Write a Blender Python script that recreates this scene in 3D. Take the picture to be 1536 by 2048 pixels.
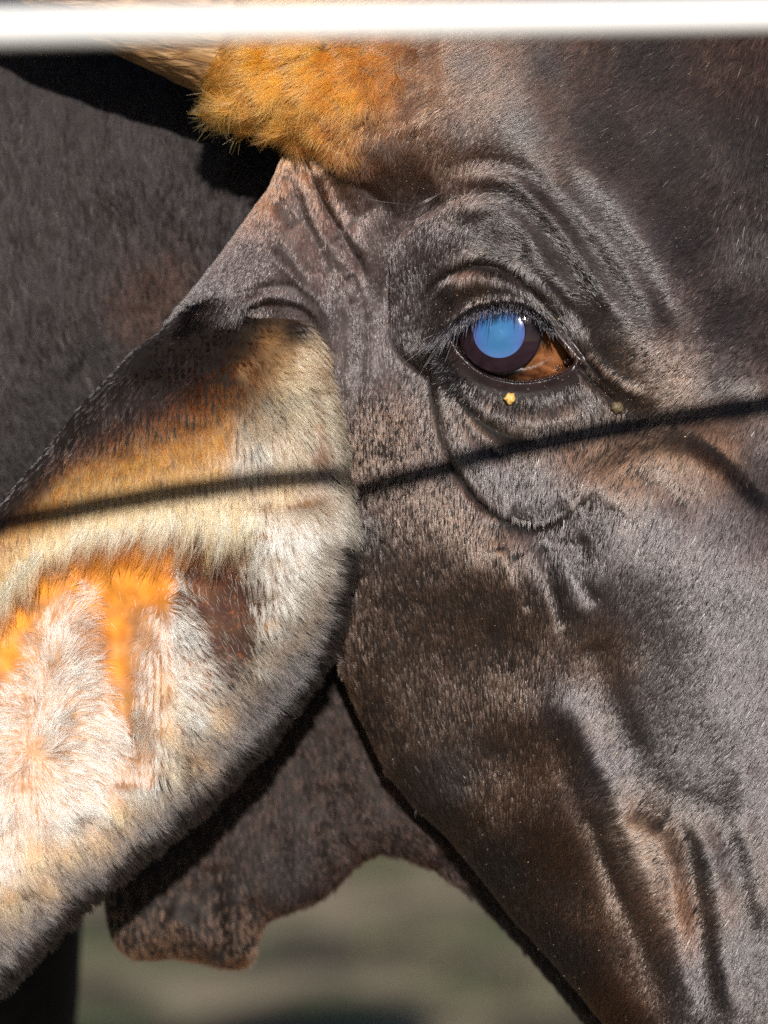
import bpy, math
import numpy as np
from mathutils import Vector

rng = np.random.default_rng(7)
for o in list(bpy.data.objects):
    bpy.data.objects.remove(o)
scene = bpy.context.scene
COL = scene.collection

# ------------------------------------------------------------------ camera
TILT = math.radians(5)
CAM = np.array([0.0, 0.0, 1.50])
DIST = 1.1378                     # metres from the lens to the plane of the eye
S = 0.0002                        # metres per unit of the drawing grid on that plane
RIGHT = np.array([1.0, 0, 0])
UP = np.array([0.0, math.sin(TILT), math.cos(TILT)])
BACK = np.array([0.0, -math.cos(TILT), math.sin(TILT)])
cd = bpy.data.cameras.new('camera')
cam = bpy.data.objects.new('camera', cd)
COL.objects.link(cam)
cam.location = CAM
cam.rotation_euler = (math.pi / 2 - TILT, 0, 0)
cd.sensor_fit = 'VERTICAL'
cd.sensor_height = 36
cd.sensor_width = 27
cd.lens = 100
cd.clip_start = 0.02
cd.clip_end = 400
cd.dof.use_dof = True
cd.dof.focus_distance = DIST - 0.012
cd.dof.aperture_fstop = 4.7
cd.dof.aperture_blades = 9
scene.camera = cam

# ------------------------------------------------------------------ light
SUNC = np.array([0.06, 0.29, 1.0])
SUNW = SUNC[0] * RIGHT + SUNC[1] * UP + SUNC[2] * BACK
SUNW /= np.linalg.norm(SUNW)
w = bpy.data.worlds.new('World')
scene.world = w
w.use_nodes = True
nt = w.node_tree
sky = nt.nodes.new('ShaderNodeTexSky')
sky.sky_type = 'NISHITA'
sky.sun_disc = False
sky.air_density = 0.8
sky.dust_density = 0.3
sky.sun_elevation = math.asin(SUNW[2])
sky.sun_rotation = math.atan2(SUNW[0], SUNW[1])
nt.links.new(sky.outputs[0], nt.nodes['Background'].inputs[0])
nt.nodes['Background'].inputs[1].default_value = 0.05
sd = bpy.data.lights.new('sun', 'SUN')
sun = bpy.data.objects.new('sun', sd)
COL.objects.link(sun)
sd.energy = 5.0
sd.angle = math.radians(0.8)
sd.color = (1.0, 0.95, 0.885)
sun.location = (0, -3, 5)
sun.rotation_euler = Vector(SUNW).to_track_quat('Z', 'Y').to_euler()

vs = scene.view_settings
vs.view_transform = 'Standard'
vs.look = 'None'
vs.gamma = 1
vs.use_curve_mapping = False
vs.exposure = 0.45
cy = scene.cycles
cy.max_bounces = 10
cy.diffuse_bounces = 4
cy.glossy_bounces = 6
cy.transmission_bounces = 8
cy.use_denoising = False
try:
    scene.cycles_curves.shape = 'RIBBONS'
    scene.cycles_curves.subdivisions = 2
except Exception:
    pass

BASE = np.array([0.0, 1.35, 0.0])     # the spot on the ground below the animal's neck


# ------------------------------------------------------------------ helpers
def at(px, py, z):
    """grid coordinates (right, down) on the eye plane and height z (cm) toward the lens -> world"""
    px, py, z = np.broadcast_arrays(np.asarray(px, float), np.asarray(py, float), np.asarray(z, float))
    d = DIST - z * 0.01
    x = (px - 768) * S * d / DIST
    y = (1024 - py) * S * d / DIST
    return CAM + x[..., None] * RIGHT + y[..., None] * UP - d[..., None] * BACK


def _hash(ix, iy, seed):
    h = (ix.astype(np.int64) * 374761393 + iy.astype(np.int64) * 668265263 + seed * 1442695041) & 0xFFFFFFFF
    h = ((h ^ (h >> 13)) * 1274126177) & 0xFFFFFFFF
    h = h ^ (h >> 16)
    return (h & 0xFFFF) / 65535.0


def vnoise(x, y, seed=0):
    ix, iy = np.floor(x), np.floor(y)
    fx, fy = x - ix, y - iy
    fx = fx * fx * (3 - 2 * fx)
    fy = fy * fy * (3 - 2 * fy)
    a = _hash(ix, iy, seed); b = _hash(ix + 1, iy, seed)
    c = _hash(ix, iy + 1, seed); d = _hash(ix + 1, iy + 1, seed)
    return (a * (1 - fx) + b * fx) * (1 - fy) + (c * (1 - fx) + d * fx) * fy * 1.0


def fbm(x, y, seed=0, octv=3):
    r = 0; amp = 0.5; tot = 0
    for k in range(octv):
        r = r + amp * (vnoise(x * 2 ** k, y * 2 ** k, seed + 17 * k) - 0.5)
        tot += amp; amp *= 0.5
    return r / tot * 2          # about -1..1


def smooth(e0, e1, x):
    t = np.clip((x - e0) / (e1 - e0), 0, 1)
    return t * t * (3 - 2 * t)


def poly_dist(X, Y, pts, closed=False):
    """distance to a polyline, and the side (+ to the right of its travel in image axes)"""
    pts = np.asarray(pts, float)
    if closed:
        pts = np.vstack([pts, pts[:1]])
    best = np.full(X.shape, 1e9); side = np.zeros(X.shape); tt = np.zeros(X.shape)
    seg = np.hypot(*np.diff(pts, axis=0).T); cum = np.concatenate([[0], np.cumsum(seg)])
    for i in range(len(pts) - 1):
        a, b = pts[i], pts[i + 1]
        ab = b - a; L2 = ab @ ab + 1e-9
        t = np.clip(((X - a[0]) * ab[0] + (Y - a[1]) * ab[1]) / L2, 0, 1)
        dx = X - a[0] - t * ab[0]; dy = Y - a[1] - t * ab[1]
        d = np.hypot(dx, dy)
        m = d < best
        cr = ab[0] * (Y - a[1]) - ab[1] * (X - a[0])
        best = np.where(m, d, best); side = np.where(m, np.sign(cr), side)
        tt = np.where(m, (cum[i] + t * seg[i]) / cum[-1], tt)
    return best, side, tt


def in_poly(X, Y, pts):
    pts = np.asarray(pts, float); c = np.zeros(X.shape, bool); n = len(pts)
    for i in range(n):
        x1, y1 = pts[i]; x2, y2 = pts[(i + 1) % n]
        m = ((y1 > Y) != (y2 > Y)) & (X < (x2 - x1) * (Y - y1) / (y2 - y1 + 1e-12) + x1)
        c ^= m
    return c


def spline(pts, n=8):
    """Catmull-Rom through the points"""
    p = np.asarray(pts, float)
    q = np.vstack([2 * p[0] - p[1], p, 2 * p[-1] - p[-2]])
    out = []
    for i in range(len(p) - 1):
        a, b, c, d = q[i:i + 4]
        for t in np.linspace(0, 1, n, endpoint=False):
            out.append(0.5 * ((2 * b) + (c - a) * t + (2 * a - 5 * b + 4 * c - d) * t * t + (3 * b - a - 3 * c + d) * t ** 3))
    out.append(p[-1])
    return np.array(out)


class RBF:
    def __init__(self, pts, reg=2e-3):
        p = np.asarray(pts, float)
        self.xy = p[:, :2] / 1000.0
        n = len(p)
        K = self._k(self.xy[:, None] - self.xy[None]) + reg * np.eye(n)
        A = np.zeros((n + 3, n + 3)); A[:n, :n] = K
        A[:n, n] = 1; A[:n, n + 1:] = self.xy
        A[n, :n] = 1; A[n + 1:, :n] = self.xy.T
        self.w = np.linalg.solve(A, np.concatenate([p[:, 2], np.zeros(3)]))

    @staticmethod
    def _k(d):
        r2 = (d ** 2).sum(-1) + 1e-12
        return 0.5 * r2 * np.log(r2)

    def __call__(self, X, Y):
        sh = X.shape; q = np.stack([X.ravel(), Y.ravel()], -1) / 1000.0
        out = np.empty(len(q)); n = len(self.xy)
        for i in range(0, len(q), 40000):
            d = q[i:i + 40000, None] - self.xy[None]
            out[i:i + 40000] = self._k(d) @ self.w[:n] + self.w[n] + q[i:i + 40000] @ self.w[n + 1:]
        return out.reshape(sh)


def idw(X, Y, tab, cols, power=3.2, soft=18.0):
    """values of a table of control points (x, y, ...) spread by inverse distance"""
    t = np.asarray(tab, float); v = t[:, cols]
    out = np.empty((X.size, v.shape[1])); Xf, Yf = X.ravel(), Y.ravel()
    for i in range(0, X.size, 40000):
        d2 = (Xf[i:i + 40000, None] - t[None, :, 0]) ** 2 + (Yf[i:i + 40000, None] - t[None, :, 1]) ** 2 + soft ** 2
        wgt = d2 ** (-power / 2)
        out[i:i + 40000] = (wgt @ v) / wgt.sum(1, keepdims=True)
    return out.reshape(X.shape + (v.shape[1],))


def stroke(Z, X, Y, kind, pts, h, wd, fall=60.0):
    """crease 'c', ridge 'r' or one-sided step 's' (raised on the right of its travel), h in cm, taper to the ends"""
    p = spline(pts, 6)
    m = (fall if kind == 's' else wd) * 3.2
    sel = (X > p[:, 0].min() - m) & (X < p[:, 0].max() + m) & (Y > p[:, 1].min() - m) & (Y < p[:, 1].max() + m)
    if not sel.any():
        return
    d, sg, t = poly_dist(X[sel], Y[sel], p)
    tap = smooth(0, 0.12, t) * smooth(0, 0.18, 1 - t) * 0.85 + 0.15
    if kind == 'c':
        Z[sel] -= h * tap * np.exp(-(d / wd) ** 2)
    elif kind == 'r':
        Z[sel] += h * tap * np.exp(-(d / wd) ** 2)
    else:
        Z[sel] += h * tap * smooth(-wd, wd, sg * d) * np.exp(-(d / fall) ** 2)


def mesh_object(name, V, F, mat, parent=None, smooth_shade=True, kind=None, attrs=None):
    me = bpy.data.meshes.new(name)
    V = np.asarray(V, np.float64)
    if isinstance(F, np.ndarray):
        nf, k = F.shape
        me.vertices.add(len(V)); me.vertices.foreach_set('co', V.astype(np.float32).ravel())
        me.loops.add(nf * k); me.loops.foreach_set('vertex_index', F.astype(np.int32).ravel())
        me.polygons.add(nf)
        me.polygons.foreach_set('loop_start', np.arange(0, nf * k, k, dtype=np.int32))
        me.update(calc_edges=True); me.validate()
    else:
        me.from_pydata([tuple(v) for v in V], [], F)
        me.update()
    if smooth_shade:
        me.polygons.foreach_set('use_smooth', np.ones(len(me.polygons), bool))
    for an, (ty, val) in (attrs or {}).items():
        a = me.attributes.new(an, ty, 'POINT')
        if ty == 'FLOAT_COLOR':
            a.data.foreach_set('color', np.c_[val, np.ones(len(val))].astype(np.float32).ravel())
        else:
            a.data.foreach_set('value', np.asarray(val, np.float32).ravel())
    me.materials.append(mat)
    o = bpy.data.objects.new(name, me)
    COL.objects.link(o)
    if parent is not None:
        o.parent = parent
    if kind:
        o['kind'] = kind
    return o


def hair_object(name, P, rad, col, mat, parent, kind='stuff', taper=0.25):
    """P: (hairs, points, 3) local coordinates; col: (hairs, 3)"""
    n, k = P.shape[:2]
    cu = bpy.data.hair_curves.new(name)
    cu.add_curves([k] * n)
    cu.attributes['position'].data.foreach_set('vector', P.astype(np.float32).ravel())
    ra = cu.attributes.get('radius') or cu.attributes.new('radius', 'FLOAT', 'POINT')
    tp = 1 - (1 - taper) * np.linspace(0, 1, k) ** 1.6
    ra.data.foreach_set('value', (np.asarray(rad)[:, None] * tp).astype(np.float32).ravel())
    ca = cu.attributes.new('hair_color', 'FLOAT_COLOR', 'CURVE')
    ca.data.foreach_set('color', np.c_[col, np.ones(n)].astype(np.float32).ravel())
    cu.materials.append(mat)
    o = bpy.data.objects.new(name, cu)
    COL.objects.link(o)
    o.parent = parent
    if kind:
        o['kind'] = kind
    return o


def grid_normals(P):
    du = np.gradient(P, axis=1); dv = np.gradient(P, axis=0)
    n = np.cross(du, dv)
    n /= np.linalg.norm(n, axis=-1, keepdims=True) + 1e-15
    if np.median(n @ BACK) < 0:
        n = -n
    return n


def loop_faces(R, C, off=0):
    """closed tube of R rings with C points, both ends capped with a fan of quads-as-tris left to the caller"""
    i = np.arange(R - 1)[:, None]; j = np.arange(C)[None]
    a = i * C + j; b = i * C + (j + 1) % C
    return np.stack([a, b, b + C, a + C], -1).reshape(-1, 4) + off


def shell(front, back_pts):
    """rows of front points + rows of back points -> closed rings -> (V, F) with end caps shrunk to a point"""
    R = front.shape[0]
    ring = np.concatenate([front, back_pts], 1)
    C = ring.shape[1]
    V = ring.reshape(-1, 3)
    F = loop_faces(R, C)
    c0 = ring[0].mean(0); c1 = ring[-1].mean(0)
    n = len(V)
    V = np.vstack([V, c0, c1])
    j = np.arange(C)
    cap0 = np.stack([np.full(C, n), (j + 1) % C, j, j], -1)
    b = (R - 1) * C
    cap1 = np.stack([np.full(C, n + 1), b + j, b + (j + 1) % C, b + (j + 1) % C], -1)
    return V, F, cap0[:, :3], cap1[:, :3]


def tri(F):
    return np.vstack([F[:, [0, 1, 2]], F[:, [0, 2, 3]]])


def tube(path, radii, seg=24, lump=0.0, seed=3):
    path = np.asarray(path, float); n = len(path)
    T = np.gradient(path, axis=0); T /= np.linalg.norm(T, axis=1, keepdims=True)
    ref = np.array([0.13, 0.2, 0.97]); V = []
    for i in range(n):
        a = np.cross(T[i], ref); a /= np.linalg.norm(a); b = np.cross(T[i], a)
        th = np.linspace(0, 2 * math.pi, seg, endpoint=False)
        r = radii[i] * (1 + lump * fbm(np.full(seg, i * 0.33), 3 + 2.2 * np.cos(th) + 1.3 * np.sin(2 * th), seed))
        V.append(path[i] + r[:, None] * (np.cos(th)[:, None] * a + np.sin(th)[:, None] * b))
    V = np.array(V).reshape(-1, 3)
    F = tri(loop_faces(n, seg))
    m = len(V); V = np.vstack([V, path[0], path[-1]])
    j = np.arange(seg)
    c0 = np.stack([np.full(seg, m), (j + 1) % seg, j], -1)
    b = (n - 1) * seg
    c1 = np.stack([np.full(seg, m + 1), b + j, b + (j + 1) % seg], -1)
    return V, np.vstack([F, c0, c1])


def strand(p0, p1, bend, n=7):
    """a hair from p0 to p1 (x, y, z) bowed by bend (x, y, z)"""
    t = np.linspace(0, 1, n)[:, None]
    q = np.asarray(p0, float) * (1 - t) + np.asarray(p1, float) * t + np.asarray(bend, float) * (4 * t * (1 - t))
    return at(q[:, 0], q[:, 1], q[:, 2])


# ------------------------------------------------------------------ materials
def new_mat(name):
    m = bpy.data.materials.new(name); m.use_nodes = True
    return m, m.node_tree, m.node_tree.nodes['Principled BSDF']


def skin_material(name, bump=0.25, scale=900):
    m, t, b = new_mat(name)
    a = t.nodes.new('ShaderNodeAttribute'); a.attribute_name = 'skin_color'
    r = t.nodes.new('ShaderNodeAttribute'); r.attribute_name = 'skin_rough'
    tc = t.nodes.new('ShaderNodeTexCoord')
    n1 = t.nodes.new('ShaderNodeTexNoise'); n1.inputs['Scale'].default_value = scale; n1.inputs['Detail'].default_value = 3
    n2 = t.nodes.new('ShaderNodeTexNoise'); n2.inputs['Scale'].default_value = scale * 0.17; n2.inputs['Detail'].default_value = 5
    t.links.new(tc.outputs['Object'], n1.inputs['Vector']); t.links.new(tc.outputs['Object'], n2.inputs['Vector'])
    mr = t.nodes.new('ShaderNodeMapRange'); mr.inputs[1].default_value = 0.3; mr.inputs[2].default_value = 0.7
    mr.inputs[3].default_value = 0.7; mr.inputs[4].default_value = 1.3
    t.links.new(n2.outputs['Fac'], mr.inputs[0])
    mx = t.nodes.new('ShaderNodeVectorMath'); mx.operation = 'SCALE'
    t.links.new(a.outputs['Color'], mx.inputs[0]); t.links.new(mr.outputs[0], mx.inputs['Scale'])
    t.links.new(mx.outputs[0], b.inputs['Base Color'])
    t.links.new(r.outputs['Fac'], b.inputs['Roughness'])
    gl = t.nodes.new('ShaderNodeMapRange'); gl.inputs[1].default_value = 0.18; gl.inputs[2].default_value = 0.5; gl.inputs[3].default_value = 0.5; gl.inputs[4].default_value = 0.10
    t.links.new(r.outputs['Fac'], gl.inputs[0]); t.links.new(gl.outputs[0], b.inputs['Specular IOR Level'])
    bp = t.nodes.new('ShaderNodeBump'); bp.inputs['Strength'].default_value = bump; bp.inputs['Distance'].default_value = 0.0006
    ad = t.nodes.new('ShaderNodeMath'); ad.operation = 'ADD'
    t.links.new(n1.outputs['Fac'], ad.inputs[0]); t.links.new(n2.outputs['Fac'], ad.inputs[1])
    t.links.new(ad.outputs[0], bp.inputs['Height']); t.links.new(bp.outputs[0], b.inputs['Normal'])
    return m


def hair_material(name, rough=0.34, radial=0.45, coat=0.0, ior=1.55):
    m = bpy.data.materials.new(name); m.use_nodes = True
    t = m.node_tree; t.nodes.clear()
    out = t.nodes.new('ShaderNodeOutputMaterial')
    h = t.nodes.new('ShaderNodeBsdfHairPrincipled')
    h.model = 'CHIANG'; h.parametrization = 'COLOR'
    a = t.nodes.new('ShaderNodeAttribute'); a.attribute_name = 'hair_color'
    t.links.new(a.outputs['Color'], h.inputs['Color'])
    h.inputs['Roughness'].default_value = rough
    h.inputs['Radial Roughness'].default_value = radial
    h.inputs['Coat'].default_value = coat
    h.inputs['IOR'].default_value = ior
    h.inputs['Random Roughness'].default_value = 0.3
    t.links.new(h.outputs[0], out.inputs['Surface'])
    return m


M_skin = skin_material('dark_skin')
M_earskin = skin_material('ear_skin', 0.15, 700)
M_hair = hair_material('dark_coat_hair', 0.19, 0.32, 0.0, 1.68)
M_earhair = hair_material('ear_coat_hair', 0.25, 0.35)


# ------------------------------------------------------------------ the cow's root
cow = bpy.data.objects.new('cow', None)
COL.objects.link(cow)
cow.location = BASE
cow['label'] = 'dark brown horned cow with a cloudy blue eye and a hanging tan lined ear'
cow['category'] = 'cow'


def loc(P):
    return P - BASE


# ------------------------------------------------------------------ head
EYE = spline([(903, 672), (912, 645), (945, 616), (1000, 604), (1052, 612), (1086, 640), (1122, 682), (1146, 712),
              (1152, 726), (1128, 746), (1075, 763), (1020, 765), (965, 748), (925, 715), (905, 685), (903, 672)], 5)[:-1]
XL = np.array([(-500, 720), (-200, 520), (0, 440), (100, 424), (190, 414), (235, 428), (258, 470), (276, 530), (290, 572),
               (308, 566), (340, 553), (375, 538), (420, 505), (470, 470), (520, 432), (565, 398), (610, 365), (650, 335),
               (690, 400), (740, 520), (800, 600), (900, 650), (1150, 668), (1330, 676), (1360, 686), (1430, 716), (1540, 768),
               (1610, 825), (1680, 900), (1750, 958), (1830, 1020), (1930, 1112), (2048, 1212), (2300, 1400), (2700, 1650)], float)
HEADZ = RBF([
    (900, 600, .2), (1000, 590, .9), (1100, 620, .95), (1160, 720, 1.05), (1230, 745, 1.5), (1215, 680, 1.75), (1000, 785, .35), (1100, 800, .6), (905, 720, -.1), (950, 770, .15),
    (1000, 480, 1.3), (1100, 480, 1.7), (900, 480, .9), (1200, 600, 1.75), (1300, 700, 1.9), (850, 500, .2), (830, 620, -.5),
    (760, 600, -1.5), (720, 800, -1.8), (780, 800, -1.3), (860, 830, -.5), (850, 350, .5), (780, 330, .3), (900, 250, 1.2), (880, 420, .5),
    (1100, 300, 1.9), (1300, 300, 1.4), (1500, 300, .5), (1500, 100, -.3), (1300, 100, .9), (1100, 100, 1.5), (900, 100, 1.4), (1300, 500, 2.2),
    (1500, 500, 1.0), (1450, 680, 1.4), (1400, 800, 1.25), (1520, 800, 1.0), (1260, 830, 1.0), (1150, 880, .9), (1000, 900, .5), (1000, 980, .6), (1080, 1000, .9),
    (1300, 1050, 2.2), (1450, 1080, 2.0), (1200, 960, 1.7), (1350, 900, 1.7), (1540, 1100, 1.6), (1540, 930, 1.0), (1200, 1150, 1.9),
    (1450, 1400, 1.4), (1540, 1300, 1.2), (1540, 1650, .3), (1300, 1280, 1.8), (1150, 1380, 1.0), (1200, 1520, .9), (1260, 1680, .5), (1330, 1850, 0),
    (1400, 2000, -.5), (1080, 1420, .6), (1130, 1650, .05), (1200, 1850, -.45), (1260, 2000, -.9), (1400, 1600, .6), (1480, 1900, -.3),
    (1100, 1130, 1.2), (1000, 1120, .6), (900, 1100, -.3), (800, 1100, -1.2), (730, 1100, -1.9), (1000, 1300, -.5), (850, 1300, -1.8), (750, 1300, -2.5),
    (1000, 1500, -1.0), (900, 1500, -1.9), (820, 1480, -2.6), (1000, 1650, -1.5), (930, 1620, -2.2), (1100, 1800, -1.5), (1050, 1780, -2.1),
    (600, 400, -.7), (680, 420, -1.0), (520, 500, -1.2), (560, 530, -.7), (440, 560, -1.6), (620, 600, -1.0), (680, 700, -1.9), (700, 550, -1.4),
    (740, 450, -1.0), (400, 620, -2.0), (500, 640, -1.6), (580, 700, -2.0), (640, 800, -2.2),
    (550, 150, .9), (650, 200, 1.3), (700, 120, 1.4), (800, 200, 1.1), (500, 220, .5), (600, 265, .5), (680, 270, .8), (450, 120, .5),
    (760, 60, 1.4), (600, 20, .8), (500, -200, -.5), (900, -200, .8), (1500, -200, -1.0), (1300, -500, -2.0), (800, -500, -2),
    (1800, 200, -4), (1800, 900, -.6), (1800, 1600, -.8), (2100, 200, -9), (2100, 1000, -5), (2100, 2000, -4), (1800, 2300, -2), (1500, 2400, -2),
    (2300, 2600, -4), (1750, 2700, -1.5), (2500, 1000, -10), (2900, 2000, -14), (2500, 0, -10)])
XL_smooth = lambda y: np.mean([np.interp(y + k, XL[:, 0], XL[:, 1]) for k in np.linspace(-320, 320, 21)], 0)

ys = np.concatenate([np.linspace(-330, -60, 12)[:-1], np.arange(-60, 540, 3.6), np.arange(540, 840, 2.6), np.arange(840, 2110, 3.6), np.linspace(2112, 2700, 22)])
ro = 62.0
offs = np.concatenate([ro * (1 - np.cos(np.linspace(0, math.pi / 2, 16)))[:-1], np.arange(ro, 1240, 3.4), np.linspace(1243, 1900, 22)])
Yg = np.repeat(ys[:, None], len(offs), 1)
xl = np.interp(ys, XL[:, 0], XL[:, 1]); xr_ = XL_smooth(ys)
xl = np.array([np.mean(np.interp(y + np.array([-8, 0, 8]), XL[:, 0], XL[:, 1])) for y in ys])
wgt = smooth(0, 900, offs)[None]
Xg = xl[:, None] * (1 - wgt) + xr_[:, None] * wgt + offs[None]

HEAD_STROKES = [
    # the big fold behind the eye socket
    ('s', [(905, 400), (850, 430), (800, 470), (780, 520), (777, 590), (782, 650), (800, 700), (835, 735), (862, 752)], -.42, 6, 70),
    ('c', [(790, 490), (779, 540), (777, 600), (784, 660), (802, 702), (840, 738), (862, 755)], .16, 7),
    ('s', [(862, 690), (866, 760), (876, 830), (892, 890), (920, 945), (960, 995), (1010, 1032), (1065, 1050), (1110, 1038), (1145, 1012)], -.45, 6, 80),
    ('c', [(864, 730), (868, 780), (878, 840), (896, 900), (925, 955), (965, 1002), (1015, 1036)], .16, 7),
    ('c', [(1010, 1020), (1060, 1040), (1100, 1032), (1135, 1012), (1150, 1000)], .13, 26),
    # upper lid folds
    ('c', [(852, 610), (868, 572), (900, 545), (950, 531), (1005, 540), (1055, 574), (1098, 622), (1140, 676), (1180, 728), (1215, 772), (1240, 800)], .15, 7),
    ('r', [(862, 560), (900, 525), (955, 510), (1010, 520), (1065, 555), (1110, 605), (1155, 665), (1195, 720)], .10, 16),
    ('r', [(880, 600), (920, 568), (980, 556), (1030, 572), (1075, 610)], .14, 24),
    ('c', [(900, 395), (960, 380), (1020, 396), (1075, 440), (1120, 500), (1170, 575), (1210, 630)], .08, 16),
    ('r', [(905, 425), (960, 415), (1010, 430), (1060, 475), (1110, 545), (1160, 620)], .10, 18),
    ('c', [(900, 330), (960, 316), (1030, 330), (1090, 370), (1150, 440), (1210, 520), (1280, 610), (1330, 680)], .10, 22),
    ('r', [(960, 350), (1030, 362), (1085, 405), (1140, 475), (1195, 560), (1255, 640)], .10, 16),
    ('c', [(1120, 330), (1190, 400), (1260, 490), (1330, 590), (1380, 680)], .10, 26),
    # lower lid folds
    ('c', [(905, 770), (935, 815), (975, 850), (1020, 872), (1070, 880)], .12, 10),
    ('c', [(885, 740), (905, 800), (935, 850), (980, 895), (1030, 920)], .07, 12),
    ('r', [(915, 760), (950, 800), (1000, 825), (1070, 835), (1140, 825), (1190, 800)], .10, 20),
    ('c', [(1150, 724), (1175, 752), (1205, 782), (1235, 806)], .22, 8),
    ('r', [(1165, 700), (1200, 735), (1240, 765), (1300, 790)], .10, 14),
    # valley under the brow and the upper edge of the cheek plate
    ('c', [(1230, 820), (1300, 835), (1380, 820), (1460, 800), (1540, 790)], .22, 34),
    ('s', [(1150, 1000), (1180, 950), (1240, 905), (1320, 880), (1400, 885), (1460, 925), (1510, 975), (1560, 1040)], .20, 24, 80),
    ('c', [(1390, 875), (1440, 905), (1490, 950), (1540, 1005)], .08, 16),
    ('c', [(1180, 985), (1230, 950), (1290, 945), (1350, 985), (1400, 1030)], .03, 20),
    # cheek veins and folds
    ('c', [(1085, 1075), (1092, 1120), (1104, 1170), (1118, 1215), (1122, 1260)], .16, 11),
    ('c', [(1150, 1075), (1168, 1085), (1172, 1110), (1165, 1140), (1180, 1180), (1205, 1200)], .09, 13),
    ('r', [(1120, 1070), (1130, 1130), (1150, 1190), (1165, 1240)], .09, 18),
    ('c', [(1030, 1095), (1038, 1150), (1060, 1220)], .08, 13),
    ('r', [(1000, 1090), (1010, 1130), (1030, 1180)], .05, 14),
    ('c', [(1060, 1330), (1085, 1420), (1120, 1510), (1150, 1590), (1190, 1680), (1230, 1770), (1290, 1900), (1340, 2040)], .07, 22),
    ('r', [(1120, 1340), (1150, 1420), (1190, 1500), (1235, 1580), (1275, 1670), (1310, 1770), (1350, 1880), (1390, 2040)], .16, 36),
    ('c', [(1190, 1270), (1215, 1360), (1250, 1450), (1290, 1530)], .12, 34),
    ('c', [(1270, 1600), (1310, 1630), (1345, 1642)], .20, 26),
    ('c', [(1345, 1640), (1372, 1670), (1384, 1740), (1396, 1820), (1410, 1920), (1425, 2040)], .17, 24),
    ('r', [(1410, 1640), (1440, 1740), (1452, 1850), (1470, 2040)], .14, 24), ('r', [(1290, 1620), (1335, 1690), (1360, 1790), (1385, 1900)], .12, 22), ('c', [(1180, 1620), (1215, 1720), (1250, 1830)], .06, 16), ('r', [(1500, 1500), (1490, 1620), (1510, 1740), (1530, 1860)], .12, 30),
    ('c', [(1470, 1660), (1500, 1780), (1520, 1900)], .10, 26),
    ('c', [(1290, 1560), (1370, 1600), (1450, 1620), (1536, 1600)], .10, 40),
    # throat wrinkles at the jaw
    ('c', [(955, 1620), (975, 1680), (1000, 1740), (1025, 1800), (1060, 1860)], .14, 9),
    ('c', [(985, 1680), (1002, 1720), (1015, 1765)], .08, 8),
    # ear base folds
    ('c', [(603, 305), (630, 365), (655, 420), (680, 462), (702, 502), (720, 530), (732, 570)], .26, 8),
    ('r', [(628, 320), (655, 385), (685, 435), (712, 480), (735, 520)], .16, 14),
    ('c', [(566, 320), (585, 372), (600, 412), (614, 452), (634, 494), (654, 536), (668, 576)], .20, 11),
    ('r', [(585, 330), (605, 385), (625, 430), (650, 470), (675, 510), (690, 545)], .13, 12),
    ('c', [(560, 390), (574, 420), (592, 450)], .18, 12),
    ('c', [(548, 480), (580, 512), (604, 548), (622, 580)], .12, 9),
    ('r', [(520, 470), (560, 520), (600, 560), (640, 600), (660, 660), (668, 740)], .12, 14),
    ('c', [(700, 545), (712, 570), (706, 600)], .22, 14),
    ('r', [(690, 590), (700, 650), (698, 720), (690, 800)], .14, 12),
    ('c', [(722, 580), (728, 650), (722, 730), (712, 810), (704, 880)], .14, 10),
    ('r', [(745, 600), (748, 680), (742, 760)], .08, 14),
    ('s', [(440, 630), (480, 612), (530, 603), (580, 608), (615, 622), (640, 660), (650, 710)], -.18, 8, 40),
    ('r', [(455, 612), (500, 598), (550, 592), (600, 604), (640, 640)], .08, 12),
    ('c', [(470, 590), (520, 575), (570, 570), (610, 585)], .06, 8),
    # edge of the shaggy poll over the ear root
    ('s', [(560, 285), (620, 297), (655, 318), (700, 348), (760, 385), (790, 440)], -.30, 14, 110),
]
Zg = HEADZ(Xg, Yg)
Zg += .022 * fbm(Xg / 90, Yg / 90, 11, 2) + .004 * fbm(Xg / 28, Yg / 28, 12, 2)
Zg += .05 * fbm(Xg / 160 + Yg / 420, Yg / 300 - Xg / 500, 13, 2)
pz = np.exp(-np.clip(((Xg - 600) / 190) ** 2 + ((Yg - 160) / 130) ** 2, 0, 9) ** 2 * .5)
Zg += pz * (.30 * fbm(Xg / 46 + Yg / 90, Yg / 34, 16, 2) + .1 * fbm(Xg / 20, Yg / 14, 18, 2))
for sdef in HEAD_STROKES:
    stroke(Zg, Xg, Yg, *sdef)
# fine skin wrinkling at the ear root
wr = np.exp(-(((Xg - 650) / 120) ** 2 + ((Yg - 520) / 190) ** 2))
Zg += wr * .06 * np.sin((Xg * .92 - Yg * .40) / 8.5 + 3 * fbm(Xg / 60, Yg / 60, 14, 2)) * (vnoise(Xg / 40, Yg / 70, 15))
# eye opening
din, _, _ = poly_dist(Xg, Yg, EYE, True)
eins = in_poly(Xg, Yg, EYE)
sde = np.where(eins, -din, din)
near = np.abs(sde) < 120
rim = .14 * np.exp(-(np.clip(sde, 0, None) / 13.0) ** 2)
Zg += np.where(sde > 0, rim, .14)
Zg -= 2.6 * smooth(0, 16, -sde)
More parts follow.
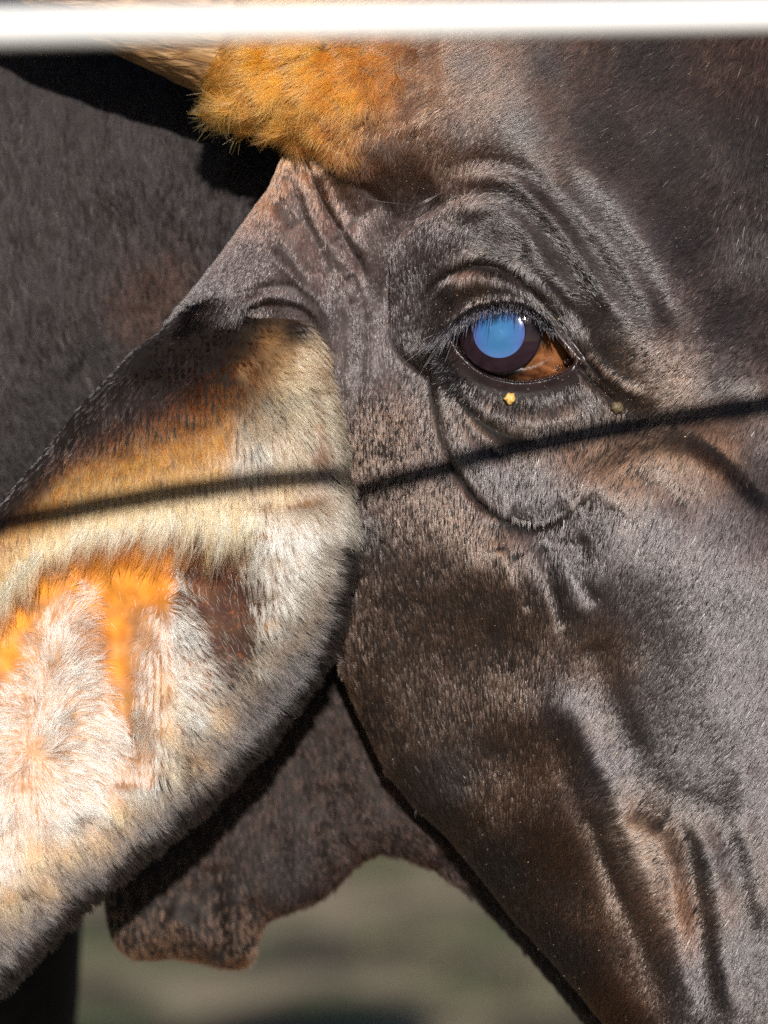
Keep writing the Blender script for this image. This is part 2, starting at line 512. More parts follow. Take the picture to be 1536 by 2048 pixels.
# round off along the left outline
oy = np.linspace(-500, 2700, 700)
ox = np.array([np.mean(np.interp(y + np.array([-8, 0, 8]), XL[:, 0], XL[:, 1])) for y in oy])
dl = np.full(Xg.shape, 1e9)
selc = offs < 330
dd, _, _ = poly_dist(Xg[:, selc], Yg[:, selc], np.c_[ox, oy][::4])
dl[:, selc] = dd
RO = 95.0
q = 1 - np.clip(dl / RO, 0, 1)
Zg -= RO * S * 100 * (1 - np.sqrt(np.clip(1 - q * q, 0, 1)))
PH = at(Xg, Yg, Zg)
NH = grid_normals(PH)
M = 14
t = np.linspace(0, 1, M + 2)[1:-1]
xb = Xg[:, -1:] * (1 - t) + Xg[:, :1] * t
zb = Zg[:, -1:] * (1 - t) + Zg[:, :1] * t - 9.0 * np.sqrt(np.sin(math.pi * t)) * smooth(0, 1, np.minimum(1, 1.2))
PB = at(xb, np.repeat(ys[:, None], M, 1), zb)
Vh, Fh, c0, c1 = shell(PH, PB)

# control table for the head: x, y, dirx, diry, length(mm), density, hair rgb, skin rgb, skin roughness
K = (.012, .010, .010); KB = (.040, .017, .009); KG = (.014, .011, .012); OR = (.60, .150, .016); TN = (.048, .026, .016)
DK0 = (.008, .006, .006); SK = (.012, .009, .008); SG = (.055, .042, .040)


def T(x, y, dx, dy, L, dens, hc, sc=SK, rough=.55):
    n = math.hypot(dx, dy)
    return (x, y, dx / n, dy / n, L, dens, *hc, *sc, rough)


HT = [
    T(1500, 120, -.6, .6, 4, 1, (.024, .013, .010)), T(1300, 120, -.8, .45, 4, 1, K), T(1100, 120, -.8, .5, 4, 1, K), T(950, 120, -.9, .4, 5, 1, K),
    T(1500, 300, -.55, .75, 3.6, 1, K), T(1350, 300, -.8, .5, 3.6, 1, K), T(1200, 250, -.9, .35, 3.6, 1, K), T(1050, 250, -.8, .3, 3.6, 1, K), T(930, 250, -.6, .7, 4, 1, K),
    T(1500, 500, -.5, .75, 3.3, 1, K), T(1350, 480, -.85, .35, 3.3, 1, KG), T(1200, 420, -.95, .1, 3.0, 1, KG), T(1050, 400, -.9, -.1, 2.6, 1, KG),
    T(1450, 650, -.9, .25, 3.0, 1, KG), T(1300, 620, -.95, .05, 2.8, 1, KG), T(1180, 560, -.8, -.5, 2.4, 1, KG), T(1120, 520, -.7, -.6, 2.4, 1, KG),
    T(1000, 480, -.6, -.5, 2.2, .9, KG), T(920, 460, -.5, .6, 2.2, .9, K), T(860, 480, -.3, .9, 1.8, .9, KG), T(820, 560, -.1, 1, 1.8, 1.3, KG, SK), T(830, 680, -.1, 1, 2, 1.3, KG),
    T(1450, 760, -.9, .4, 3.0, 1, K), T(1330, 770, -.8, .5, 2.6, 1, KB), T(1230, 730, -.7, .5, 2.3, 1, KB), T(1300, 800, -.6, .7, 2.8, 1, TN),
    # lids
    T(890, 580, -.7, .7, 3.6, 1.2, K), T(940, 560, -.35, .9, 3.4, 1.2, KB), T(1000, 565, .0, 1, 3.0, 1.2, K), T(1060, 590, .2, 1, 2.6, 1.2, K), T(1105, 650, .5, .8, 2.0, .9, K),
    T(885, 680, -.8, .6, 3.4, 1.1, K), T(900, 740, -.85, .5, 3.2, 1, K), T(950, 790, -.35, .9, 2.4, 1, K), T(960, 830, -.1, 1, 2.6, 1, TN), T(1020, 800, .0, 1, 1.8, .8, K),
    T(1100, 800, .3, .95, 2.0, .9, K), T(1180, 800, .3, .95, 2.2, .9, KG), T(1050, 860, -.1, 1, 2.6, 1, TN), T(1150, 860, -.1, 1, 2.6, 1, KB),
    T(1000, 940, -.1, 1, 2.6, 1, KG), T(950, 900, -.1, 1, 2.4, 1, KG), T(1080, 960, -.2, 1, 2.8, 1, KG), T(1060, 1030, -.1, 1, 2.4, 1, K),
    T(1220, 880, -.4, .9, 3, 1, TN), T(1330, 900, -.5, .85, 3.2, 1, TN), T(1250, 930, -.5, .85, 3, 1, KB), T(1440, 900, -.5, .8, 3.2, 1, KB), T(1520, 900, -.6, .75, 3.2, 1, K), T(1520, 980, -.6, .7, 3.2, 1, K),
    # cheek plate
    T(1200, 1050, -.35, .93, 3, 1, KG), T(1330, 1050, -.45, .9, 3, 1, KG), T(1450, 1050, -.5, .85, 3, 1, KG), T(1300, 1180, -.45, .9, 3, 1, KG), T(1450, 1200, -.5, .85, 3, 1, KG), T(1530, 1250, -.55, .8, 3, 1, K),
    T(1150, 1150, -.2, 1, 2.8, 1, KG), T(1100, 1100, -.15, 1, 2.6, 1, KG), T(1200, 1300, -.35, .9, 3, 1, KB), T(1350, 1330, -.5, .85, 3, 1, K), T(1480, 1400, -.6, .75, 3.2, 1, KG),
    T(1000, 1120, -.1, 1, 2.6, 1, KB), T(900, 1050, -.06, 1, 2.4, 1, KB), T(800, 1000, -.05, 1, 2.2, 1.3, KB), T(720, 900, 0, 1, 2, 1.3, KB), T(780, 850, 0, 1, 2, 1.3, KB), T(720, 1050, 0, 1, 2.2, 1.3, K),
    T(1050, 1250, -.2, 1, 3, 1, KB), T(900, 1250, -.05, 1, 2.8, 1, KB), T(780, 1250, 0, 1, 2.4, 1, KB), T(1000, 1400, -.15, 1, 3, 1, KB), T(850, 1400, 0, 1, 2.8, 1, KB),
    T(1150, 1400, -.4, .9, 3, 1, KG), T(1220, 1520, -.7, .6, 3, 1, KG), T(1300, 1480, -.6, .7, 3.2, 1, K), T(1400, 1550, -.65, .65, 3.4, 1, K), T(1510, 1560, -.7, .6, 3.4, 1, KG),
    T(1080, 1520, -.3, .9, 3, 1, KB), T(1280, 1680, -.9, .4, 3, 1, TN), T(1350, 1800, -.7, .6, 3, 1, KB), T(1440, 1720, -.7, .6, 3.4, 1, K), T(1500, 1900, -.55, .75, 3.4, 1, K), T(1400, 1980, -.5, .85, 3, 1, KG),
    T(1120, 1700, -.55, .8, 3, 1, KB), T(1200, 1820, -.55, .8, 3, 1, KB), T(1250, 2000, -.5, .85, 3, 1, KB), T(980, 1580, -.15, 1, 2.8, 1, KB), T(1000, 1720, -.2, 1, 2.4, 1, K), T(900, 1560, 0, 1, 2.6, 1, K), T(1120, 1900, -.3, 1, 2.4, 1, K),
    # ear root: short thin hair on grey skin
    T(600, 420, -.3, .9, 1.3, .8, KG, SG, .5), T(680, 480, -.1, 1, 1.3, .8, KG, SG, .5), T(560, 520, -.4, .9, 1.3, .8, KG, SG, .5), T(500, 520, -.5, .8, 1.4, .6, KG, SG, .5),
    T(430, 580, -.5, .8, 1.4, .6, KG, SG, .5), T(640, 340, 0, 1, 1.4, .8, KG, SG, .5), T(570, 340, -.2, 1, 1.4, .8, KG, SG, .5), T(720, 400, 0, 1, 1.5, .8, KG, SG, .5), T(660, 620, -.05, 1, 1.2, .7, KG, SG, .5), T(720, 620, -.05, 1, 1.2, .7, KG, SG, .5),
    T(600, 600, -.5, .7, 1.2, .8, KG, SG, .5), T(690, 740, -.05, 1, 1.4, .8, KG, SG, .5), T(740, 720, -.02, 1, 1.5, .6, KG, SG, .5), T(780, 420, -.1, 1, 1.8, .7, KG, SG, .5), T(780, 480, 0, 1, 1.6, .7, KG, SG, .5),
    T(335, 655, -.4, .9, 4.5, 1.3, DK0, SK), T(370, 640, -.3, .95, 4.5, 1.3, DK0, SK), T(420, 625, -.2, 1, 4.5, 1.3, DK0, SK), T(470, 615, -.1, 1, 3.5, 1.1, DK0, SK), T(380, 600, -.4, .9, 3, .9, KG, SK), T(350, 625, -.4, .9, 3.5, 1, KG, SK),
    # shaggy poll
    T(480, 210, -1, .25, 9, .5, OR, TN), T(520, 120, -.9, .1, 9, .5, OR, TN), T(600, 180, -1, .25, 9, .5, OR, TN), T(560, 250, -1, .35, 8, .5, OR, TN), T(650, 255, -.6, .8, 8, .5, OR, TN),
    T(640, 100, -.95, .3, 9, .5, OR, TN), T(700, 180, -.9, .35, 9, .5, OR, TN), T(740, 90, -.95, .2, 8, .5, (.30, .085, .010), TN), T(690, 270, -.2, 1, 7, .6, (.24, .075, .012), TN), T(780, 140, -.9, .3, 7, .6, (.26, .075, .012), TN),
    T(455, 150, -.8, .3, 6, .5, OR, TN), T(740, 210, -.7, .6, 6, .7, (.16, .06, .018), SK), T(800, 90, -.9, .3, 7, .6, (.22, .07, .015), TN), T(830, 140, -.9, .4, 6, .7, (.10, .04, .014), SK), T(720, 235, -.7, .6, 7, .6, (.22, .075, .014), TN), T(760, 270, -.4, .8, 5.5, .8, K, SK), T(840, 180, -.8, .5, 6, .8, KB, SK), T(850, 100, -.9, .4, 6, .8, KB, SK), T(720, 320, -.2, 1, 4.5, .8, KB, SK),
    T(820, 280, -.5, .8, 5, .9, K, SK), T(790, 350, -.2, .9, 3.5, .9, K, SK), T(870, 330, -.4, .9, 3.5, .9, KB, SK), T(850, 400, -.5, .8, 2.5, .8, KG, SG),
]
HT = np.array(HT)


def warp(X, Y, amp=22, sc=70, seed=31):
    return X + amp * fbm(X / sc, Y / sc, seed, 3), Y + amp * fbm(X / sc, Y / sc, seed + 5, 3)


WX, WY = warp(Xg, Yg, 18)
skinv = idw(WX, WY, HT, [9, 10, 11, 12])
wet = np.exp(-(np.clip(sde - 8, 0, None) / 15.0) ** 2) * smooth(700, 730, Yg + .25 * np.abs(Xg - 1020)) + .6 * np.exp(-(np.clip(sde, 0, None) / 7.0) ** 2)
wet = np.clip(wet, 0, 1)
skin_rgb = skinv[..., :3] * (1 - wet[..., None]) + wet[..., None] * np.array([.018, .011, .012])
rough = skinv[..., 3] * (1 - wet) + .24 * wet

def pad(a, nrow, M, ncap=2):
    """front attribute rows -> ring order with the back and the cap points"""
    b = np.repeat(a[:, -1:], M, 1)
    return np.concatenate([np.concatenate([a, b], 1).reshape(-1, *a.shape[2:]), np.repeat(a.reshape(-1, *a.shape[2:])[:1], ncap, 0)])


head_rgb = pad(skin_rgb, len(ys), M); head_ro = pad(rough, len(ys), M)

# ------------------------------------------------------------------ neck and dewlap
YB = np.array([(-1600, 2300), (-900, 1900), (-600, 1600), (-200, 1540), (100, 1600), (180, 1690), (205, 1770), (212, 1850), (228, 1893), (262, 1919), (300, 1922), (350, 1917), (400, 1926), (440, 1937),
               (480, 1940), (505, 1925), (519, 1890), (527, 1850), (560, 1833), (620, 1811), (660, 1790), (690, 1758), (722, 1727), (760, 1709),
               (800, 1716), (870, 1742), (940, 1792), (1000, 1852), (1060, 1916), (1170, 2050), (1300, 2200), (1500, 2420)], float)
NECKZ = RBF([(0, 100, -6.3), (0, 500, -6.4), (300, 450, -6.4), (500, 400, -5.4), (0, 800, -7.2), (300, 700, -8.2), (200, 900, -8.8), (700, 1400, -6.0), (600, 1600, -6.4),
             (400, 1800, -7.0), (450, 1650, -6.8), (800, 1600, -5.6), (1000, 1850, -5.6), (1200, 2060, -5.6), (500, 1200, -8.2), (700, 400, -7), (900, 1000, -8), (1200, 1500, -7), (300, 1880, -7.2),
             (650, 1700, -6.4), (730, 1690, -6.2), (250, 1600, -8.0), (0, 1400, -9), (-300, 300, -6), (-300, 900, -6.5), (-700, 300, -5), (-700, 1000, -5.5), (-1600, 300, -9), (-1600, 1200, -9),
             (0, -500, -10), (700, -500, -14), (-1600, -500, -12), (1500, 0, -15), (1500, 1200, -10), (1500, 2400, -6)], 4e-3)
xs = np.concatenate([np.linspace(-1600, -60, 40)[:-1], np.arange(-60, 180, 7), np.arange(180, 1240, 5), np.linspace(1245, 1500, 16)])
vv = np.concatenate([np.linspace(0, .93, 300)[:-1], .93 + .07 * np.sin(np.linspace(0, math.pi / 2, 36))])
yb = np.array([np.mean(np.interp(x + np.array([-6, 0, 6]), YB[:, 0], YB[:, 1])) for x in xs])
Xn = np.repeat(xs[:, None], len(vv), 1)
Yn = -150 + (yb[:, None] + 150) * vv[None]
Zn = NECKZ(Xn, Yn)
Zn -= 1.6
Zn += .28 * fbm(Xn / 45 + Yn / 300, Yn / 240, 22, 2) * (Yn < 1100)
Zn += .22 * fbm(Xn / 260, Yn / 260, 21, 3)
for sdef in [
    ('c', [(640, 1560), (665, 1640), (690, 1690), (720, 1712)], .30, 16), ('c', [(700, 1560), (705, 1620), (730, 1680), (770, 1700)], .25, 14), ('r', [(660, 1600), (685, 1660), (715, 1695)], .22, 16),
    ('c', [(720, 1430), (735, 1500), (760, 1570), (800, 1640)], .18, 16), ('r', [(690, 1450), (700, 1520), (690, 1590)], .2, 18), ('r', [(650, 1640), (662, 1700), (680, 1740)], .25, 14),
    ('c', [(420, 1720), (430, 1800), (440, 1880), (455, 1930)], .3, 24), ('r', [(460, 1800), (470, 1870), (490, 1925)], .35, 22), ('c', [(505, 1790), (500, 1850), (515, 1900)], .35, 16),
    ('r', [(330, 1830), (390, 1860), (420, 1905)], .25, 30), ('c', [(380, 1760), (400, 1820), (425, 1870)], .15, 18), ('c', [(540, 1650), (560, 1720), (540, 1790), (520, 1850)], .15, 22),
    ('c', [(610, 1500), (600, 1570), (620, 1650)], .12, 20), ('r', [(830, 1640), (900, 1710), (960, 1780)], .15, 20),
    ('c', [(900, 1700), (880, 1740), (890, 1760)], .2, 14),
    ('c', [(330, 260), (350, 400), (330, 540)], .2, 50), ('r', [(260, 300), (270, 450), (240, 620)], .2, 50), ('c', [(150, 700), (230, 800), (260, 900)], .3, 60), ('r', [(60, 600), (150, 700), (190, 850)], .3, 60)]:
    stroke(Zn, Xn, Yn, *sdef)
dn, _, _ = poly_dist(Xn, Yn, np.c_[xs, yb][::2])
RN = 75.0
q = 1 - np.clip(dn / RN, 0, 1)
Zn -= RN * S * 100 * (1 - np.sqrt(np.clip(1 - q * q, 0, 1)))
PN = at(Xn, Yn, Zn)
NN = grid_normals(PN)
t = np.linspace(0, 1, 12)[1:-1]
zb = Zn[:, -1:] * (1 - t) + Zn[:, :1] * t - 7.0 * np.sqrt(np.sin(math.pi * t))
ybk = Yn[:, -1:] * (1 - t) + Yn[:, :1] * t
PNB = at(np.repeat(xs[:, None], 10, 1), ybk, zb)
Vn, Fn, n0, n1 = shell(PN, PNB)
NT = np.array([
    T(0, 200, -.05, 1, 7, 1, KG), T(100, 500, .05, 1, 7, 1, KG), T(300, 350, .05, 1, 7, 1, KG), T(450, 420, .1, 1, 6, 1, KG), T(0, 700, .2, 1, 8, 1, KG), T(200, 700, .3, 1, 8, 1, K),
    T(300, 600, .2, 1, 8, 1, KB), T(100, 800, .4, 1, 8, 1, K), T(50, 950, .3, 1, 7, 1, K), T(400, 1000, .2, 1, 6, 1, K), T(560, 700, .2, 1, 5, 1, K),
    T(700, 1450, .1, 1, 3, 1, (.05, .025, .015)), T(600, 1650, 0, 1, 3, 1, KB), T(560, 1750, 0, 1, 3, 1, KG), T(800, 1650, .2, 1, 3, 1, KB), T(330, 1890, 0, 1, 3, 1, (.20, .085, .035)), T(470, 1890, 0, 1, 3, 1, (.16, .07, .03)), T(400, 1860, 0, 1, 3, 1, (.13, .06, .03)), T(300, 1700, 0, 1, 3, 1, K),  # brighter dewlap tip: the warm highlight there is put into the hair colour
    T(1050, 1880, .4, 1, 3, 1, KG), T(650, 1750, 0, 1, 3, 1, KB), T(480, 1750, 0, 1, 3, 1, KB), T(-400, 700, .1, 1, 7, 1, K)])
sv = idw(*warp(Xn, Yn, 40, 120), NT, [9, 10, 11, 12])
neck_rgb = pad(sv[..., :3], len(xs), 10); neck_ro = pad(sv[..., 3], len(xs), 10)

# ------------------------------------------------------------------ foreleg, joined to the body
knee = at(-45, 1990, -27.0)
legp = [knee + np.array([-.03, .03, .42]), knee + np.array([-.015, .015, .20]), knee, knee + np.array([0, 0, -.12])]
gz = knee[2]
legp += [np.array([knee[0], knee[1], gz * f]) for f in (.55, .42, .30, .18, .10, .06)]
legp = spline(legp, 5)
lt = np.linspace(0, 1, len(legp))
lr = np.interp(lt, [0, .2, .35, .45, .6, .8, .92, 1], [.075, .055, .030, .033, .024, .025, .034, .036])
Vl, Fl = tube(legp, lr, 28, .06, 5)

F_all = [tri(Fh), c0, c1]
n_off = len(Vh)
F_all += [tri(Fn) + n_off, n0 + n_off, n1 + n_off]
n_off2 = n_off + len(Vn)
F_all += [Fl + n_off2]
V_all = np.vstack([loc(Vh), loc(Vn), loc(Vl)])
rgb_all = np.vstack([head_rgb, neck_rgb, np.tile(np.array(K), (len(Vl), 1))])
ro_all = np.concatenate([head_ro, neck_ro, np.full(len(Vl), .6)])
body = mesh_object('body', V_all, np.vstack(F_all), M_skin, cow, attrs={'skin_color': ('FLOAT_COLOR', rgb_all), 'skin_rough': ('FLOAT', ro_all)})
M_hoof, th, bh = new_mat('hoof_horn'); bh.inputs['Base Color'].default_value = (.03, .025, .02, 1); bh.inputs['Roughness'].default_value = .5
hb = np.array([knee[0], knee[1], 0])
Vo, Fo = tube([hb + [0, 0, .095], hb + [0, -.004, .06], hb + [0, -.010, .02], hb + [0, -.012, .002]], [.034, .042, .05, .054], 20)
mesh_object('hoof', loc(Vo), Fo, M_hoof, cow)


# ------------------------------------------------------------------ hair scattering on a front grid
def scatter(P, N, X, Y, tab, count, dens_fn=None, bounds=(-70, 1610, -40, 2110), warp_amp=16, lift=(8, 30), rad=8.5e-5, npts=4,
            jit=13, clump=5.5, clump_pull=.35, swirl=12, seed=1, len_fn=None, col_jit=.28, dir_fn=None, pale=.004, curl=0.0, tilt=22, clump_ang=26, lift_tab=None, power=3.2, soft=18.0):
    r = np.random.default_rng(seed)
    A = np.linalg.norm(np.cross(P[1:, :-1] - P[:-1, :-1], P[:-1, 1:] - P[:-1, :-1]), axis=-1)
    Xc = (X[1:, 1:] + X[:-1, :-1]) / 2; Yc = (Y[1:, 1:] + Y[:-1, :-1]) / 2
    wt = A.copy()
    wt[(Xc < bounds[0]) | (Xc > bounds[1]) | (Yc < bounds[2]) | (Yc > bounds[3])] = 0
    ok = wt > 0
    dens = np.zeros(wt.shape)
    dens[ok] = idw(Xc[ok], Yc[ok], tab, [5], power, soft)[:, 0]
    if dens_fn is not None:
        dens[ok] *= dens_fn(Xc[ok], Yc[ok])
    wt = (wt * dens).ravel()
    cum = np.cumsum(wt); tot = cum[-1]
    c = np.searchsorted(cum, r.random(count) * tot)
    c = np.clip(c, 0, len(wt) - 1)
    i, j = np.unravel_index(c, A.shape)
    a = r.random(count)[:, None]; b = r.random(count)[:, None]

    def bil(G):
        G = G if G.ndim == 3 else G[..., None]
        return (G[i, j] * (1 - a) * (1 - b) + G[i + 1, j] * a * (1 - b) + G[i, j + 1] * (1 - a) * b + G[i + 1, j + 1] * a * b)
    p = bil(P); n = bil(N); n /= np.linalg.norm(n, axis=1, keepdims=True)
    x = bil(X)[:, 0]; y = bil(Y)[:, 0]
    wx, wy = warp(x, y, warp_amp, 60, 31)
    val = idw(wx, wy, tab, [2, 3, 4, 6, 7, 8], power, soft)
    d2 = idw(x, y, tab, [2, 3])
    ang = np.arctan2(d2[:, 1], d2[:, 0])
    if dir_fn is not None:
        ang = dir_fn(x, y, ang)
    # clumps
    cx = np.floor(x / clump + .8 * vnoise(x / 20, y / 20, seed + 2)); cyy = np.floor(y / clump + .8 * vnoise(x / 20, y / 20, seed + 3))
    crand = _hash(cx, cyy, seed + 4) - .5
    crand2 = _hash(cx, cyy, seed + 9) - .5
    crand3 = _hash(cx, cyy, seed + 14) - .5
    ang = ang + np.radians(jit) * r.standard_normal(count) + np.radians(clump_ang) * crand + np.radians(swirl) * fbm(x / 45, y / 45, seed + 6, 2)
    tv = np.cos(ang)[:, None] * RIGHT - np.sin(ang)[:, None] * UP
    tv = tv - (tv * n).sum(1, keepdims=True) * n
    tv /= np.linalg.norm(tv, axis=1, keepdims=True) + 1e-9
    bv = np.cross(n, tv)
    L = val[:, 2] * .001 * (0.72 + .5 * r.random(count)) * (1 + .3 * crand2)
    if len_fn is not None:
        L = L * len_fn(x, y)
    lf = np.radians(lift[0] + (lift[1] - lift[0]) * r.random(count) + tilt * crand3)
    if lift_tab is not None:
        lf = lf + np.radians(idw(x, y, lift_tab, [2], 3, 60)[:, 0])
    ccx = (cx + .5) * clump - x; ccy = (cyy + .5) * clump - y
    pull = (ccx[:, None] * RIGHT - ccy[:, None] * UP) * S * clump_pull
    cu = curl * r.standard_normal(count)
    pts = np.empty((count, npts, 3))
    for k, tk in enumerate(np.linspace(0, 1, npts)):
        up = np.sin(lf) * (tk - .45 * tk * tk)
        pts[:, k] = p + L[:, None] * (tk * np.cos(lf)[:, None] * tv + up[:, None] * n + (cu * tk * tk)[:, None] * bv) + pull * tk ** 1.3
    pts -= (n * 1e-4)[:, None]
    br = np.exp(col_jit * r.standard_normal(count) + .25 * crand2)
    col = val[:, 3:6] * br[:, None]
    mp = r.random(count) < pale
    col[mp] = np.array([.55, .47, .33]) * (.6 + .5 * r.random(mp.sum()))[:, None]
    col = np.clip(col, .004, .92)
    rr = rad * (.75 + .5 * r.random(count))
    return pts, rr, col


def head_dens(x, y):
    d, _, _ = poly_dist(x, y, EYE, True)
    ins = in_poly(x, y, EYE)
    s = np.where(ins, -1, d)
    lower = smooth(690, 730, y)
    return smooth(2, 6, s) * (1 - lower) + smooth(15, 34, s) * lower


def tuft_len(x, y):
    return 1.3 + .35 * fbm(x / 50, y / 50, 77, 2)


LIFT = np.array([(1300, 1080, 0), (1450, 1150, 1), (1200, 1180, 0), (1150, 600, 0), (1280, 720, 1), (1200, 540, 0), (1380, 600, 4), (1450, 250, -4), (1200, 200, -1), (1000, 200, 4), (1500, 500, -3), (1510, 120, -3), (335, 655, 30), (380, 632, 30), (440, 622, 26), (500, 616, 20), (420, 580, 8),
                 (1100, 350, 5), (1350, 420, 2), (1450, 800, 4), (1520, 950, 4), (1000, 940, 2), (1060, 890, 3), (820, 600, 3), (950, 480, 9), (760, 850, 0), (780, 1000, 0), (900, 1200, -2), (800, 1300, -3),
                 (1000, 1300, -2), (850, 1420, -4), (980, 1420, -3), (780, 1180, -2), (900, 1480, -4), (950, 1560, -2), (1050, 1550, 7), (1130, 1700, 12), (1200, 1850, 14), (1260, 2000, 14), (1000, 1650, 12), (1150, 1560, 12), (1000, 1120, 0), (1200, 1470, 2), (1280, 1640, 2), (1340, 1800, 4), (1400, 1960, 6), (1300, 1450, 3), (1400, 1500, 4), (1350, 1600, 4),
                 (1480, 1580, 6), (1480, 1750, 4), (1500, 1900, 8), (1330, 1330, 2), (1500, 1350, 4), (650, 480, 3), (600, 600, 3), (700, 700, 3), (850, 300, 10)], float)
hp, hr, hc = scatter(PH, NH, Xg, Yg, HT, 420000, head_dens, bounds=(-70, 1680, -60, 2150), seed=3, len_fn=tuft_len, lift=(1, 12), lift_tab=LIFT, rad=1.0e-4, jit=8, clump=6.5, clump_pull=.4, clump_ang=18, swirl=6, tilt=4, col_jit=.22, soft=42, warp_amp=8)
hair_object('coat_hair', loc(hp), hr, hc, M_hair, body)

# long shaggy locks on the poll
def poll_dens(x, y):
    return in_poly(x, y, [(410, 60), (900, 40), (880, 180), (800, 260), (720, 340), (640, 300), (560, 286), (470, 262), (425, 240)]).astype(float)


pt, pr, pc = scatter(PH, NH, Xg, Yg, HT, 19000, poll_dens, bounds=(400, 920, -60, 360), lift=(4, 24), rad=1.2e-4, npts=6, jit=12, clump=22, clump_pull=.9, clump_ang=44, swirl=50,
                     seed=8, col_jit=.34, pale=0, curl=.22, warp_amp=30, len_fn=lambda x, y: 1.35 + .0 * x)
M_poll = hair_material('poll_hair', .4, .55)
hair_object('poll_tuft', loc(pt), pr, pc, M_poll, body)

nh, nr, nc = scatter(PN, NN, Xn, Yn, NT, 120000, None, bounds=(-420, 1300, -140, 2080), seed=5, rad=1.3e-4, lift=(0, 18), col_jit=.2, lift_tab=np.array([(0, 200, 2), (100, 450, 0), (300, 380, 4), (450, 420, 6), (0, 650, 8), (200, 600, 14), (300, 750, 34), (120, 820, 30), (400, 600, 26), (40, 920, 34), (700, 1450, 14), (600, 1650, 12), (560, 1780, 6), (400, 1880, 0), (900, 1700, 14)], float), clump=16, clump_pull=.5, swirl=18, warp_amp=40)
hair_object('neck_hair', loc(nh), nr, nc * np.array([.75, .62, .66]), hair_material('neck_coat_hair', .46, .6), body)

# ------------------------------------------------------------------ ear
ET = np.array([(-520, 1770), (-480, 1600), (-400, 1450), (-200, 1205), (-60, 1072), (0, 1010), (50, 948), (100, 890), (150, 826), (200, 766), (260, 708), (330, 652), (380, 612),
               (430, 585), (500, 570), (570, 580), (620, 618), (648, 690), (668, 790), (688, 880), (700, 990), (712, 1065)], float)
EB = np.array([(-520, 1800), (-480, 2000), (-400, 2150), (-300, 2190), (-150, 2115), (0, 1984), (100, 1880), (170, 1812), (240, 1752), (320, 1690), (400, 1622), (460, 1565), (520, 1500),
               (560, 1452), (600, 1402), (635, 1352), (660, 1308), (682, 1245), (695, 1190), (706, 1135), (712, 1090)], float)
EARZ = RBF([(300, 760, .5), (200, 850, .9), (400, 800, 1.1), (500, 750, .7), (560, 665, -.9), (600, 645, -1.3), (450, 650, -1.3), (350, 690, -.7), (520, 610, -2.2), (430, 610, -2.2), (600, 600, -2.4), (640, 700, -1.0), (660, 780, -.4),
            (100, 950, 1.2), (300, 930, 1.7), (450, 900, 1.7), (580, 850, 1.3), (640, 860, .5), (660, 960, .9), (540, 780, .9),
            (50, 1070, 1.9), (200, 1030, 2.0), (350, 1010, 2.0), (470, 1000, 1.8), (560, 1000, 1.5), (640, 1050, 1.6),
            (50, 1250, .9), (150, 1140, 1.0), (250, 1130, .7), (225, 1250, .4), (430, 1130, .2), (430, 1230, .25), (225, 1350, .6), (0, 1350, 1.2), (480, 1330, .6),
            (120, 1300, 1.5), (80, 1530, 2.2), (332, 1250, 1.2), (332, 1430, 1.8), (265, 1480, .9),
            (570, 1120, 1.6), (620, 1200, 1.4), (540, 1290, 1.0), (450, 1400, 1.2), (600, 1330, 1.0),
            (200, 1560, 1.5), (340, 1600, 1.8), (450, 1500, 1.5), (100, 1750, 2.3), (250, 1680, 1.7), (50, 1900, 2.1), (0, 1700, 2.4), (400, 1580, 1.5),
            (-200, 1500, 2.2), (-400, 1800, 2.6), (-200, 1900, 2.4), (-200, 1250, 1.9), (-400, 1500, 2.2), (-300, 2100, 2.2), (-520, 1790, 2.4)], 1e-3)
exs = np.concatenate([np.linspace(-520, -56, 24)[:-1], np.arange(-56, 640, 3.6), 640 + 72 * np.sin(np.linspace(0, math.pi / 2, 34))])
ev = np.linspace(0, 1, 290); ev = .72 * ev + .28 * (1 - np.cos(math.pi * ev)) / 2
wob = lambda a, sd: a + 5 * fbm(exs / 45, exs * 0 + sd, 44, 2) * smooth(712, 640, exs)
eyt = wob(np.interp(exs, ET[:, 0], ET[:, 1]), 1.3); eyb = wob(np.interp(exs, EB[:, 0], EB[:, 1]), 7.7)
Xe = np.repeat(exs[:, None], len(ev), 1)
Ye = eyt[:, None] + (eyb - eyt)[:, None] * ev[None]
Ze = EARZ(Xe, Ye)
Ze += .07 * fbm(Xe / 80, Ye / 80, 51, 3) + .02 * fbm(Xe / 22, Ye / 22, 52, 2)
FRINGE = [(-60, 1240), (0, 1200), (50, 1150), (90, 1108), (150, 1085), (220, 1068), (300, 1056), (380, 1052), (440, 1056), (480, 1060), (520, 1040)]
for sdef in [
    ('s', FRINGE[::-1], .40, 9, 60),
    ('r', [(150, 1130), (125, 1220), (110, 1320), (95, 1430), (78, 1530)], .40, 34),
    ('r', [(335, 1100), (334, 1200), (332, 1320), (335, 1450), (345, 1560), (350, 1640)], .40, 30),
    ('c', [(230, 1180), (235, 1290), (248, 1390), (264, 1480)], .30, 26),
    ('c', [(264, 1470), (268, 1500), (262, 1520)], .30, 16),
    ('c', [(390, 1140), (400, 1220), (430, 1320)], .12, 30),
    ('r', [(520, 1060), (510, 1120), (530, 1200)], .3, 26), ('c', [(630, 760), (625, 850), (640, 930)], .22, 16), ('r', [(665, 830), (672, 900), (680, 960)], .2, 20),
    ('c', [(500, 1010), (590, 1000), (660, 985)], .12, 14),
    ('r', [(60, 1560), (60, 1680), (50, 1800)], .10, 40), ('c', [(160, 1620), (180, 1700), (200, 1760)], .12, 40), ('r', [(260, 1560), (255, 1640), (240, 1700)], .12, 30)]:
    stroke(Ze, Xe, Ye, *sdef)
de, _, _ = poly_dist(Xe, Ye, np.vstack([np.c_[exs, eyt][::2], np.c_[exs, eyb][::-2]]), True)
RE = 52.0
